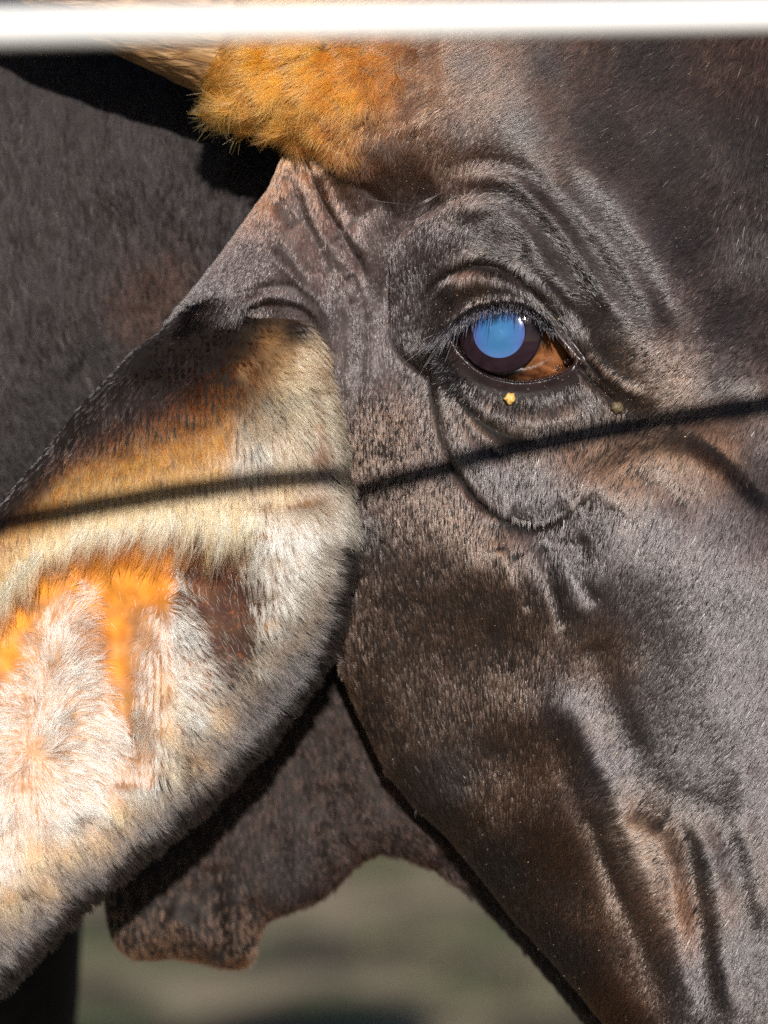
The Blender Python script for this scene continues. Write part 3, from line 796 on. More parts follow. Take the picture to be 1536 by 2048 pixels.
q = 1 - np.clip(de / RE, 0, 1)
Ze -= RE * S * 100 * (1 - np.sqrt(np.clip(1 - q * q, 0, 1)))
PE = at(Xe, Ye, Ze)
NE = grid_normals(PE)
t = np.linspace(0, 1, 26)[1:-1]
yk = Ye[:, -1:] * (1 - t) + Ye[:, :1] * t
zk = np.empty_like(yk)
for k in range(len(exs)):
    zf = np.interp(yk[k], Ye[k], Ze[k])
    ee = np.sqrt(np.clip(np.sin(math.pi * t), 0, 1))
    zk[k] = np.minimum((Ze[k, -1] * (1 - t) + Ze[k, 0] * t) - .35 * ee, zf - .35)
PEB = at(np.repeat(exs[:, None], len(t), 1), yk, zk)
Ve, Fe, e0, e1 = shell(PE, PEB)

W = (.80, .67, .50); CR = (.58, .265, .10); TA = (.44, .118, .024); GO = (.24, .060, .008); RB = (.055, .014, .004); DK = (.007, .005, .005); GY = (.018, .014, .014); SL = (.28, .235, .18)
so = (.52, .185, .022); sp = (.32, .17, .09); sdk = (.04, .016, .011); skk = (.008, .006, .005); sg2 = (.15, .085, .042)
EAR = [
    T(250, 740, -.3, .9, 3, 1.2, DK, skk), T(150, 850, -.3, .9, 3, 1.2, DK, skk), T(400, 660, -.2, .9, 3, 1.2, DK, skk), T(330, 740, -.3, .9, 3, 1.2, DK, skk), T(500, 640, .1, .9, 2.6, 1.2, DK, skk), T(590, 660, .5, .8, 2.6, 1, DK, skk),
    T(60, 960, -.2, 1, 3, 1.2, DK, skk), T(220, 800, -.25, 1, 3.2, 1.2, DK, skk), T(10, 1020, -.2, 1, 3, 1.2, DK, skk), T(300, 810, -.2, 1, 3.5, 1.2, (.02, .008, .004), skk), T(420, 730, -.2, 1, 3.2, 1.2, (.022, .009, .004), skk),
    T(120, 910, -.15, 1, 3.4, 1.2, DK, skk), T(210, 870, -.12, 1, 3.6, 1.2, (.022, .008, .003), skk), T(330, 850, -.1, 1, 3.8, 1.2, RB, skk), T(260, 830, -.1, 1, 3.8, 1.2, (.04, .012, .004), skk),
    T(400, 790, -.1, 1, 3.8, 1.2, RB, skk), T(430, 820, -.05, 1, 3.8, 1.2, (.16, .05, .010), sg2), T(470, 690, .1, 1, 3, 1, (.07, .028, .010), skk), T(540, 690, .7, .7, 3.6, 1, (.22, .10, .035), sg2), T(490, 740, .3, .9, 3.6, .9, (.10, .04, .015), sg2),
    T(150, 925, -.1, 1, 3.8, 1.2, (.15, .05, .012), sg2), T(60, 1010, -.15, 1, 3.8, 1.2, (.22, .08, .02), sg2), T(230, 910, -.1, 1, 4.2, 1.2, GO, sg2), T(330, 900, -.1, 1, 4.2, 1.2, GO, sg2), T(420, 870, -.05, 1, 4.2, 1.2, TA, sg2),
    T(150, 970, -.12, 1, 4.5, 1.2, TA, sg2), T(270, 960, -.1, 1, 4.5, 1.2, TA, sg2), T(400, 940, -.1, 1, 4.5, 1.2, CR, sg2), T(70, 1060, -.15, 1, 4.5, 1.2, TA, sg2), T(470, 930, 0, 1, 4.8, 1.0, SL, GY),
    T(480, 850, .1, 1, 4.6, .8, (.22, .16, .10), GY), T(510, 900, .15, 1, 4.6, .6, (.26, .22, .16), (.04, .04, .045)), T(560, 750, .8, .6, 4.5, .8, (.26, .155, .07), sg2), T(600, 720, .9, .4, 4.5, .8, (.34, .21, .10), sg2), T(590, 800, .55, .85, 5, .7, (.28, .19, .10), GY),
    T(540, 820, .4, .9, 5, .7, (.26, .18, .10), GY), T(640, 730, .8, .5, 4, .8, (.20, .11, .055), sg2), T(620, 850, .4, .9, 5, .55, (.24, .18, .11), sg2), T(570, 900, .1, 1, 5.5, .75, (.30, .22, .13), sg2), T(640, 900, .2, 1, 4.5, .5, (.16, .10, .06), (.12, .07, .05)), T(675, 840, 1, .2, 4, .8, (.22, .15, .08), skk),
    T(690, 900, 1, .25, 4, .8, (.20, .15, .10), skk), T(680, 960, .9, .5, 4.5, .8, (.18, .13, .085), skk), T(560, 970, 0, 1, 5.5, .9, CR, sg2), T(470, 980, -.05, 1, 5.5, 1, CR, sg2), T(630, 980, .3, .9, 5, .9, (.22, .14, .09), sg2),
    # fringe
    T(40, 1120, -.1, 1, 6, 1.2, CR, sg2), T(120, 1080, -.3, 1, 7, 1.2, CR, sg2), T(220, 1050, -.35, 1, 7.5, 1.2, CR, sg2), T(320, 1035, -.3, 1, 7.5, 1.1, CR, sg2), T(420, 1035, -.15, 1, 8, .9, CR, sg2), T(480, 1040, 0, 1, 7.5, .8, CR, sg2), T(30, 1170, -.1, 1, 6, 1.2, W, sg2),
    T(200, 1000, -.2, 1, 5.5, 1.2, TA, sg2), T(340, 985, -.15, 1, 5.5, 1.2, CR, sg2), T(60, 1150, -.1, 1, 5.5, 1.1, CR, so),
    # bare hollow
    T(30, 1240, -.2, 1, 2, .02, CR, so, .62), T(90, 1180, 0, 1, 2, .015, W, so, .62), T(150, 1120, 0, 1, 2, .01, W, so, .62), T(220, 1110, 0, 1, 2, .005, W, so, .62), T(280, 1110, 0, 1, 2, .005, W, so, .62), T(330, 1110, 0, 1, 2, .005, W, so, .62),
    T(230, 1180, 0, 1, 2, .01, W, so, .62), T(225, 1260, .5, .5, 2, .01, W, so, .62), T(235, 1340, .5, .5, 2.4, .02, W, so, .62), T(245, 1410, .2, 1, 3, .1, W, (.38, .17, .05), .45), T(20, 1310, -.5, 0, 3, .04, W, so, .62), T(270, 1160, 0, 1, 2, .02, W, so, .62),
    T(400, 1090, 0, 1, 2, .01, CR, (.12, .04, .015), .66), T(380, 1150, 0, 1, 2, .02, DK, (.06, .022, .014), .66), T(440, 1140, 0, 1, 2, .02, DK, (.06, .02, .013), .66), T(460, 1090, 0, 1, 2, .02, CR, (.16, .05, .015), .66), T(400, 1220, .5, .6, 2.2, .12, DK, sdk, .66), T(450, 1220, .3, .8, 2.2, .12, DK, sdk, .66),
    T(420, 1290, .5, .7, 2.6, .3, DK, sdk, .66), T(480, 1290, .2, 1, 2.6, .3, (.03, .02, .015), sdk, .66), T(480, 1180, -.2, 1, 2.5, .12, DK, sdk, .66), T(440, 1340, .6, .6, 3, .6, (.05, .035, .028), sdk, .45), T(400, 1360, .7, .5, 3.4, .8, SL, sg2, .5),
    # white ridge one
    T(125, 1215, 0, -1, 5, .35, W, sp), T(160, 1190, .6, -.8, 4, .12, W, so), T(70, 1290, -.7, -.7, 6, .55, W, sp), T(110, 1290, -.1, -1, 6.5, .9, W, sp), T(160, 1260, .7, -.6, 5, .6, W, sp), T(185, 1300, .95, -.25, 5, .5, W, sp),
    T(50, 1380, -.8, -.5, 6.5, .9, W, sp), T(100, 1400, .1, -1, 6.5, 1, W, sp), T(150, 1370, .8, -.4, 6, 1, W, sp), T(195, 1370, 1, 0, 5.5, .7, W, sp), T(20, 1450, -.9, -.2, 6.5, 1, W, sp), T(85, 1480, .1, -1, 5.5, 1, W, sp), T(140, 1460, .9, -.25, 6, 1, W, sp),
    T(200, 1450, 1, .1, 5.5, .9, W, sp), T(30, 1530, -1, .1, 5.5, 1, W, sp), T(130, 1540, 1, .15, 5.5, 1, W, sp), T(70, 1542, 0, 1, 2.2, .6, (.60, .38, .24), (.38, .2, .11)), T(240, 1490, .8, .5, 4, .8, (.34, .26, .19), (.2, .12, .09)), T(190, 1530, .9, .4, 5, 1, W, sp),
    # ridge two
    T(300, 1180, -1, -.3, 4, .3, W, so), T(335, 1180, 0, -1, 2.5, .2, W, so), T(365, 1190, .9, .3, 4, .6, SL, sdk), T(290, 1270, -1, .1, 5, .75, W, sp), T(320, 1270, -.7, .5, 4.5, .8, W, (.40, .2, .1)), T(345, 1270, .7, .6, 4.5, .9, W, sg2), T(375, 1270, .85, .55, 5, .9, W, sdk),
    T(280, 1350, -1, .25, 5.5, .9, W, sp), T(330, 1370, 0, 1, 4, .9, CR, sp), T(370, 1350, .85, .55, 5, 1, W, sg2), T(285, 1430, -.95, .2, 5.5, 1, W, sp), T(335, 1450, .05, 1, 4, 1, CR, sp), T(380, 1430, .9, .4, 5.2, 1, W, sg2), T(430, 1430, .95, .25, 5, 1, CR, sg2),
    T(290, 1500, -.8, .3, 5, 1, W, sp), T(300, 1560, -.6, .7, 5, 1, W, sp), T(340, 1540, .1, 1, 4.2, 1, (.34, .24, .13), sg2), T(390, 1520, .8, .55, 5, 1, CR, sg2), T(250, 1545, -.1, 1, 4.5, 1, W, sp), T(230, 1610, .4, .9, 5, 1, CR, sp), T(280, 1620, -.3, .95, 5, 1, (.40, .22, .095), sg2),
    T(340, 1610, .1, 1, 4.6, 1, (.22, .12, .05), sg2), T(300, 1680, .1, 1, 4.2, 1, (.40, .22, .095), sg2), T(265, 1690, .0, 1, 4.2, 1, (.40, .22, .095), sg2),
    # cream field below the whorl
    T(60, 1610, -.1, 1, 5, 1, (.48, .36, .26), sp), T(10, 1610, -.7, .7, 5.5, 1, W, sp), T(120, 1620, .75, .65, 5.5, 1, W, sp), T(170, 1600, .85, .5, 5.5, 1, W, sp), T(60, 1700, -.05, 1, 5.5, 1, CR, sp), T(130, 1700, .5, .85, 5.5, 1, CR, sp), T(190, 1680, .65, .75, 5.2, 1, CR, sp),
    T(0, 1700, -.4, .9, 5.5, 1, W, sp), T(20, 1790, -.25, 1, 5.2, 1, (.40, .22, .095), sp), T(90, 1770, .15, 1, 5.2, 1, CR, sg2), T(150, 1750, .4, .9, 5, 1, (.40, .22, .095), sg2), T(60, 1840, 0, 1, 5, 1, (.40, .22, .095), sg2), T(10, 1850, -.2, 1, 5, 1, (.30, .15, .05), sg2), T(200, 1730, .5, .85, 4.6, 1, (.40, .22, .095), sg2),
    # dark rim below
    T(10, 1900, -.15, 1, 4, 1.2, GY, skk), T(20, 1950, -.1, 1, 4, 1.2, DK, skk), T(80, 1880, .1, 1, 4, 1.2, GY, skk), T(100, 1840, .2, 1, 4.2, 1.2, (.05, .032, .022), skk), T(130, 1830, .25, 1, 4, 1.2, DK, skk), T(180, 1785, .3, .95, 4, 1.2, DK, skk), T(240, 1735, .35, .95, 4, 1.2, DK, skk), T(300, 1700, .4, .9, 4, 1.2, DK, skk),
    T(350, 1650, .5, .85, 4, 1.2, (.022, .016, .013), skk), T(400, 1610, .6, .8, 4, 1.2, DK, skk), T(450, 1560, .65, .75, 4, 1.2, GY, skk), T(500, 1510, .75, .65, 4, 1.2, DK, skk), T(560, 1430, .8, .55, 4, 1.2, GY, skk), T(600, 1380, .8, .55, 4, 1.2, DK, skk), T(640, 1310, .8, .6, 4, 1.2, GY, skk), T(670, 1250, .8, .6, 4, 1.2, GY, skk),
    T(690, 1180, .8, .6, 4, 1.2, DK, skk), T(600, 1310, .7, .7, 4, 1.2, GY, skk), T(550, 1380, .8, .55, 4, 1.1, GY, skk), T(520, 1450, .8, .55, 4.2, 1.1, (.05, .034, .024), skk), T(470, 1470, .9, .4, 4.5, 1, (.15, .10, .06), sg2), T(440, 1510, .8, .5, 4.5, 1, (.24, .15, .07), sg2), T(400, 1560, .7, .7, 4.5, 1, (.20, .12, .05), sg2),
    T(480, 1380, .85, .45, 4, 1, (.12, .09, .065), sdk), T(520, 1330, .5, .8, 4, 1, SL, sg2), T(560, 1300, .5, .85, 4.2, 1, (.20, .15, .10), sg2), T(540, 1250, .2, 1, 4.2, 1, SL, sg2), T(510, 1400, .8, .5, 4, 1, (.18, .12, .07), sg2),
    # right pad
    T(520, 1090, -.45, .9, 7, .9, W, sg2), T(560, 1060, -.15, 1, 6.5, 1, W, sg2), T(600, 1060, .1, 1, 6, 1, W, sg2), T(640, 1060, .3, .95, 5.5, 1, SL, sg2), T(685, 1060, .7, .7, 5, 1, SL, sg2), T(550, 1130, -.1, 1, 6, 1, W, sg2), T(600, 1130, .15, 1, 5.5, 1, W, sg2), T(650, 1130, .45, .9, 5, 1, SL, sg2),
    T(695, 1120, .8, .6, 4.5, 1, GY, skk), T(560, 1190, .0, 1, 5, 1, W, sg2), T(620, 1190, .35, .95, 4.8, 1, CR, sg2), T(660, 1190, .6, .8, 4.4, 1, (.10, .08, .065), skk), T(580, 1240, .25, 1, 4.6, 1, CR, sg2), T(630, 1240, .5, .85, 4.4, 1, (.10, .075, .055), skk), T(515, 1170, -.4, .9, 4.5, .6, SL, sdk), T(525, 1230, -.2, 1, 4, .7, SL, sdk),
    T(-60, 1400, -.8, -.2, 5, .9, W, sp), T(-60, 1650, -.6, .7, 5, 1, CR, sp), T(-60, 1950, -.2, 1, 4, 1, DK, skk),
]
BND = np.array([(-60, 1072, 1100, 1120, 1150, 1200), (0, 1012, 1035, 1060, 1090, 1150), (60, 940, 990, 1015, 1045, 1090), (150, 826, 905, 935, 965, 1045), (250, 716, 855, 905, 940, 1025), (350, 636, 805, 880, 925, 1010), (430, 600, 730, 845, 905, 1010), (470, 600, 690, 790, 880, 1010)], float)
EAR = [r_ for r_ in EAR if not (r_[0] < 470 and r_[1] < np.interp(r_[0], BND[:, 0], BND[:, 5]) - 10)]
for x_ in np.arange(-60, 471, 26):
    y0_, y1_, y2_, y3_, y4_ = [np.interp(x_, BND[:, 0], BND[:, k_]) for k_ in range(1, 6)]
    f_ = x_ / 470
    for yy_ in np.arange(y0_ + 24, y1_ - 6, 28):
        EAR.append(T(x_, yy_, -.25, .95, 3, 1.2, DK, skk))
    EAR.append(T(x_, y1_ - 5, -.2, 1, 3.2, 1.2, (.012, .006, .004), skk))
    for yy_ in np.arange(y1_ + 12, y2_, 24):
        EAR.append(T(x_, yy_, -.12, 1, 3.6, 1.2, RB if (yy_ - y1_) < .6 * (y2_ - y1_) else (.10, .028, .006), skk))
    EAR.append(T(x_, (y2_ + y3_) / 2, -.1, 1, 4, 1.2, (.25, .07, .010), sg2))
    EAR.append(T(x_, .65 * y3_ + .35 * y4_, -.1, 1, 4.2, 1.2, (.34, .125, .028), sg2))
    EAR.append(T(x_, .35 * y3_ + .65 * y4_, -.12, 1, 5, 1.2, (.38 + .05 * f_, .17 + .10 * f_, .05 + .07 * f_), sg2))
for x_ in np.arange(-60, 471, 8):
    EAR.append(T(x_, np.interp(x_, BND[:, 0], BND[:, 1]) + 2, -.4, .9, 2.6, 1.2, (.014, .011, .011), (.016, .013, .013)))
EBl = np.array(EB)
pp_ = np.array([r_[:2] for r_ in EAR]); dd_, _, _ = poly_dist(pp_[:, 0], pp_[:, 1], EBl)
EAR = [r_ for r_, d_, p_ in zip(EAR, dd_, pp_) if not (d_ < .92 * np.interp(p_[0], [0, 100, 400, 560, 640, 700], [98, 92, 84, 122, 108, 60]) and p_[1] > 1150)]
for k_ in range(3, len(EBl)):
    for f_ in (0, .33, .66):
        p0_ = EBl[k_ - 1] * (1 - f_) + EBl[k_] * f_
        t_ = EBl[k_] - EBl[k_ - 1]; t_ = t_ / np.hypot(*t_); n_ = np.array([t_[1], -t_[0]]); n_ = n_ * (-1 if n_[1] > 0 else 1)
        wd_ = np.interp(p0_[0], [0, 100, 400, 560, 640, 700], [98, 92, 84, 122, 108, 60])
        dv_ = -n_ + .25 * np.array([.3, 1])
        EAR.append(T(*(p0_ + n_ * 4), *dv_, 4, 1.2, (.009, .007, .007), skk)); EAR.append(T(*(p0_ + n_ * wd_ * .28), *dv_, 4, 1.2, (.011, .009, .009), skk)); EAR.append(T(*(p0_ + n_ * wd_ * .52), *dv_, 4, 1.2, (.013, .010, .010), skk)); EAR.append(T(*(p0_ + n_ * wd_ * .75), *dv_, 4, 1.2, (.022, .016, .014), skk))
        EAR.append(T(*(p0_ + n_ * wd_ * .95), *dv_, 4.2, 1.1, (.07, .045, .028), skk))
EAR = np.array(EAR)
sv = idw(*warp(Xe, Ye, 10, 40), EAR, [9, 10, 11, 12], power=3.4, soft=12.0)
# freckles of the bare skin
fre = .6 * smooth(.40, .7, fbm(Xe / 7, Ye / 7, 61, 2)) * smooth(350, 365, Xe) * smooth(1090, 1130, Ye) * (Xe < 520) * (Ye < 1420)
rgb = sv[..., :3].copy()
rgb = rgb * (1 - .55 * fre[..., None]) + .55 * fre[..., None] * np.array([.30, .10, .03])
mott = fbm(Xe / 26, Ye / 26, 62, 3)
rgb *= (1 + .28 * mott)[..., None] ** np.array([.5, 1.0, 1.4])
ear_rgb = pad(np.clip(rgb, 0, .9), len(exs), len(t)); ear_ro = pad(sv[..., 3], len(exs), len(t))
# the back of the ear is dark
nfront = len(ev); ringn = nfront + len(t)
bk = (np.arange(len(exs))[:, None] * ringn + nfront + np.arange(len(t))[None]).ravel()
ear_rgb[bk] = np.array(DK)
ear = mesh_object('ear', loc(Ve), np.vstack([tri(Fe), e0, e1]), M_earskin, cow, attrs={'skin_color': ('FLOAT_COLOR', ear_rgb), 'skin_rough': ('FLOAT', ear_ro)})
ear['label'] = 'tan and white lined ear with dark fur along its rim'


def ear_dir(x, y, ang):
    return ang


BARE_A = [(-80, 1260), (0, 1205), (60, 1150), (130, 1098), (220, 1075), (300, 1062), (352, 1060), (350, 1120), (340, 1190), (312, 1200), (290, 1260), (280, 1330), (276, 1400), (280, 1450), (262, 1490),
          (235, 1440), (205, 1400), (190, 1330), (182, 1260), (180, 1190), (165, 1160), (140, 1190), (95, 1230), (62, 1290), (38, 1360), (0, 1410), (-80, 1430)]
BARE_B = [(350, 1060), (420, 1060), (492, 1064), (480, 1120), (500, 1170), (520, 1230), (515, 1300), (490, 1350), (465, 1388), (440, 1350), (410, 1300), (385, 1240), (360, 1160)]


def ear_dens(x, y):
    wx_, wy_ = warp(x, y, 17, 20, 71)
    out = np.ones(x.shape)
    for pl, k in ((BARE_A, .985), (BARE_B, .82)):
        d, _, _ = poly_dist(wx_, wy_, pl, True)
        sdv = np.where(in_poly(wx_, wy_, pl), d, -d)
        out *= 1 - k * smooth(-6, 24 if k < .9 else 14, sdv)
    return out


ETD = EAR.copy()
ETD[:, 5] = np.where(EAR[:, 5] < .35, .55, EAR[:, 5])
ehp, ehr, ehc = scatter(PE, NE, Xe, Ye, ETD, 112000, ear_dens, power=3.4, soft=12.0, clump_ang=20, tilt=14, bounds=(-70, 760, 500, 2110), seed=12, rad=1.15e-4, npts=5, jit=7, clump=13, clump_pull=1.05, swirl=9, lift=(4, 24), len_fn=lambda x, y: 1.2 + 0 * x,
                        col_jit=.34, pale=.0, warp_amp=7, curl=.10)
hair_object('ear_hair', loc(ehp), ehr, ehc, M_earhair, ear)


# fringe of long hairs hanging from the lip over the hollow
def ear_z(x, y):
    k = np.argmin((Xe - x) ** 2 + (Ye - y) ** 2); return Ze.ravel()[k]


g = np.random.default_rng(15)
fl_ = spline([(-60, 1225), (0, 1185), (50, 1135), (90, 1094), (150, 1070), (220, 1052), (300, 1040), (380, 1036), (440, 1040), (480, 1044), (520, 1030)], 8)
fp, frr, fc = [], [], []
for k in range(300):
    f = g.random(); i_ = min(int(f * (len(fl_) - 1)), len(fl_) - 2)
    c_ = fl_[i_] + (fl_[i_ + 1] - fl_[i_]) * g.random()
    lean = np.interp(c_[0], [-60, 40, 150, 300, 420, 520], [-.15, -.2, -.55, -.5, -.15, -.35]) + g.normal(0, .22)
    Lc = np.interp(c_[0], [-60, 100, 300, 420, 520], [95, 72, 80, 105, 85]) * g.uniform(.5, 1.25)
    tip_ = c_ + np.array([lean * Lc, Lc])
    zt = max(ear_z(*tip_) + .25, ear_z(*c_) - .25)
    tone = np.array([.74, .55, .33]) * g.uniform(.75, 1.2) if g.random() < .75 else np.array([.50, .24, .09])
    for _ in range(g.integers(4, 12)):
        r0_ = c_ + g.normal(0, [9, 12]) + np.array([0, -14]); q1 = tip_ + g.normal(0, [5, 11])
        z0_ = ear_z(*r0_)
        fp.append(strand((r0_[0], r0_[1], z0_ - .02), (q1[0], q1[1], zt + g.normal(0, .08)), (g.normal(0, 4), 4, .22), 7)); frr.append(g.uniform(.7, 1.3) * 1.25e-4); fc.append(np.clip(tone * g.uniform(.8, 1.2), 0, .9))
fp, frr, fc = np.array(fp), np.array(frr), np.array(fc)
hair_object('fringe_hair', loc(fp), frr, fc, M_earhair, ear)

# ------------------------------------------------------------------ horn
hp_ = spline([(760, 190, -3.2), (600, 128, -3.0), (460, 70, -2.5), (240, -23, -1.4), (0, -140, 0), (-220, -280, 1.5), (-380, -430, 4)], 10)
hpath = at(hp_[:, 0], hp_[:, 1], hp_[:, 2])
ht = np.linspace(0, 1, len(hpath))
hrad = np.interp(ht, [0, .35, .6, .85, 1], [.027, .0262, .0225, .012, .003])
Vk, Fk = tube(hpath, hrad, 90, .07, 9)
M_horn, t_, b_ = new_mat('horn_keratin')
tc = t_.nodes.new('ShaderNodeTexCoord'); mp = t_.nodes.new('ShaderNodeMapping'); mp.inputs['Rotation'].default_value = (0, math.radians(-22), 0); mp.inputs['Scale'].default_value = (60, 260, 260)
n1 = t_.nodes.new('ShaderNodeTexNoise'); n1.inputs['Scale'].default_value = 1.0; n1.inputs['Detail'].default_value = 6; n1.inputs['Distortion'].default_value = .6
cr = t_.nodes.new('ShaderNodeValToRGB')
cr.color_ramp.elements[0].position = .3; cr.color_ramp.elements[0].color = (.11, .055, .02, 1)
cr.color_ramp.elements[1].position = .72; cr.color_ramp.elements[1].color = (.42, .27, .13, 1)
e = cr.color_ramp.elements.new(.5); e.color = (.25, .135, .055, 1)
t_.links.new(tc.outputs['Object'], mp.inputs[0]); t_.links.new(mp.outputs[0], n1.inputs['Vector']); t_.links.new(n1.outputs['Fac'], cr.inputs[0]); t_.links.new(cr.outputs[0], b_.inputs['Base Color'])
bp = t_.nodes.new('ShaderNodeBump'); bp.inputs['Strength'].default_value = .9; bp.inputs['Distance'].default_value = .003
t_.links.new(n1.outputs['Fac'], bp.inputs['Height']); t_.links.new(bp.outputs[0], b_.inputs['Normal'])
b_.inputs['Roughness'].default_value = .6
mesh_object('horn', loc(Vk), Fk, M_horn, cow)


# ------------------------------------------------------------------ eye
def dome(cx, cy, zc, rx, ry, rz, r0, r1, nr, ns, prof=None):
    """part of a spheroid facing the lens between relative radii r0..r1"""
    rr = np.linspace(r0, r1, nr); th = np.linspace(0, 2 * math.pi, ns, endpoint=False)
    Rr, Th = np.meshgrid(rr, th, indexing='ij')
    z = zc + rz * np.sqrt(np.clip(1 - Rr ** 2, 0, 1)) if prof is None else prof(Rr) + .20 * rx * .02 * Rr * np.cos(Th)
    P = at(cx + rx * Rr * np.cos(Th), cy + ry * Rr * np.sin(Th), z)
    V = P.reshape(-1, 3)
    i = np.arange(nr - 1)[:, None]; j = np.arange(ns)[None]
    a = i * ns + j; b = i * ns + (j + 1) % ns
    F = np.stack([a, b, b + ns, a + ns], -1).reshape(-1, 4)
    return V, F


def wet_mat(name, col, rough=.08, coat=1.0, noise=None):
    m, t, b = new_mat(name)
    b.inputs['Base Color'].default_value = (*col, 1)
    b.inputs['Roughness'].default_value = rough
    b.inputs['Coat Weight'].default_value = 0.0
    b.inputs['Coat Roughness'].default_value = rough
    if noise:
        tc = t.nodes.new('ShaderNodeTexCoord'); n = t.nodes.new('ShaderNodeTexNoise'); n.inputs['Scale'].default_value = noise[0]; n.inputs['Detail'].default_value = 5; n.inputs['Distortion'].default_value = 1.2
        c = t.nodes.new('ShaderNodeValToRGB')
        for k, (p, cc) in enumerate(noise[1]):
            if k < 2:
                el = c.color_ramp.elements[k]; el.position = p
            else:
                el = c.color_ramp.elements.new(p)
            el.color = (*cc, 1)
        t.links.new(tc.outputs['Object'], n.inputs['Vector']); t.links.new(n.outputs['Fac'], c.inputs[0]); t.links.new(c.outputs[0], b.inputs['Base Color'])
    return m


M_scl = wet_mat('brown_sclera', (.2, .08, .03), .06, 1, (130, [(.32, (.035, .011, .005)), (.70, (.26, .11, .045)), (.5, (.14, .050, .018))]))
M_iris = wet_mat('dark_iris', (.012, .007, .010), .07, .35, (90, [(.3, (.008, .004, .006)), (.7, (.022, .012, .017))]))
M_pup, t_, b_ = new_mat('clouded_pupil_glass')
a_ = t_.nodes.new('ShaderNodeAttribute'); a_.attribute_name = 'skin_color'; t_.links.new(a_.outputs['Color'], b_.inputs['Base Color'])
b_.inputs['Roughness'].default_value = .12; b_.inputs['Specular IOR Level'].default_value = .22
M_iris.node_tree.nodes['Principled BSDF'].inputs['Specular IOR Level'].default_value = .22
ECX, ECY = 1000, 663
V1, F1 = dome(1030, 678, -2.0, 160, 128, 2.15, 0.0, 1, 60, 96)
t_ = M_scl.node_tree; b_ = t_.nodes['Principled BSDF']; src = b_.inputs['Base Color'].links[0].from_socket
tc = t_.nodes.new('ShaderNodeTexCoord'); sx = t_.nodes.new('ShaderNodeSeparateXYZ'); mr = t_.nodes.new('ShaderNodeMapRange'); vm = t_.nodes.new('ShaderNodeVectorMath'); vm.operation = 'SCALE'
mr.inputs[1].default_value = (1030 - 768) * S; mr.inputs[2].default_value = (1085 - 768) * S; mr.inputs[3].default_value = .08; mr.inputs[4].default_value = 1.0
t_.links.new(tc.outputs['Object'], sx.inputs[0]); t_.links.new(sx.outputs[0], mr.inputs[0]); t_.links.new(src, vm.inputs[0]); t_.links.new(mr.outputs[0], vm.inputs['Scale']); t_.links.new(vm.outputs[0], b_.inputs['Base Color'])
eye = mesh_object('eye', loc(V1), tri(F1), M_scl, cow)
RI = 82.0
zsc = lambda r: .30 + .27 * (1 - r ** 2)
V2, F2 = dome(ECX, ECY, 0, RI, RI, 1, .625, 1.03, 24, 96, lambda r: np.where(r > 1, -.1, zsc(r)))
mesh_object('iris', loc(V2), tri(F2), M_iris, eye)
V3, F3 = dome(ECX - 2, ECY + 1, 0, RI, RI, 1, 0.0, .632, 24, 96, lambda r: zsc(r) + .006 * smooth(.635, .58, r) + .018 * np.exp(-(r * RI / 4.0) ** 2))  # raised dot added at the pupil's centre to catch a sun glint
pr_ = np.repeat(np.linspace(0, 1, 24), 96); pth = np.tile(np.linspace(0, 2 * math.pi, 96, endpoint=False), 24)
pyy = -pr_ * np.sin(pth) * -1
pcol = np.array([.022, .098, .225]) + pr_[:, None] ** 3 * np.array([.026, -.030, .0]) + smooth(.2, 1, pyy)[:, None] * np.array([.010, .045, .04]) + np.exp(-(pr_[:, None] / .35) ** 2) * np.array([.016, .026, .03])
pcol *= (1 + .16 * fbm(pr_ * np.cos(pth) * 3 + 5, pr_ * np.sin(pth) * 3 + 5, 88, 3))[:, None]
mesh_object('pupil', loc(V3), tri(F3), M_pup, eye, attrs={'skin_color': ('FLOAT_COLOR', pcol)})

# wet beads on lid margin and cornea
M_tear, _, bt = new_mat('tear_fluid')
bt.inputs['Transmission Weight'].default_value = 1; bt.inputs['IOR'].default_value = 1.34; bt.inputs['Base Color'].default_value = (.9, .9, .9, 1); bt.inputs['Roughness'].default_value = .04; bt.inputs['Coat Weight'].default_value = 1
TV, TF = [], []
def blob(px, py, z, r, flat=.6, seg=8, rings=5):
    c = at(px, py, z)
    th = np.linspace(0, 2 * math.pi, seg, endpoint=False); k0 = len(TV)
    k0 = sum(len(v) for v in TV)
    V = []
    for a in np.linspace(.02, math.pi / 2, rings):
        V.append(c + r * (np.sin(a) * (np.cos(th)[:, None] * RIGHT + np.sin(th)[:, None] * UP) + flat * np.cos(a) * BACK))
    V = np.concatenate(V); TV.append(V)
    i = np.arange(rings - 1)[:, None]; j = np.arange(seg)[None]
    a = i * seg + j; b = i * seg + (j + 1) % seg
    TF.append(np.stack([a, b, b + seg, a + seg], -1).reshape(-1, 4) + k0)
    cap = np.stack([np.full(seg - 2, k0), k0 + np.arange(1, seg - 1), k0 + np.arange(2, seg), k0 + np.arange(2, seg)], -1)


def head_z(x, y):
    k = np.argmin((Xg - x) ** 2 + (Yg - y) ** 2); return Zg.ravel()[k]


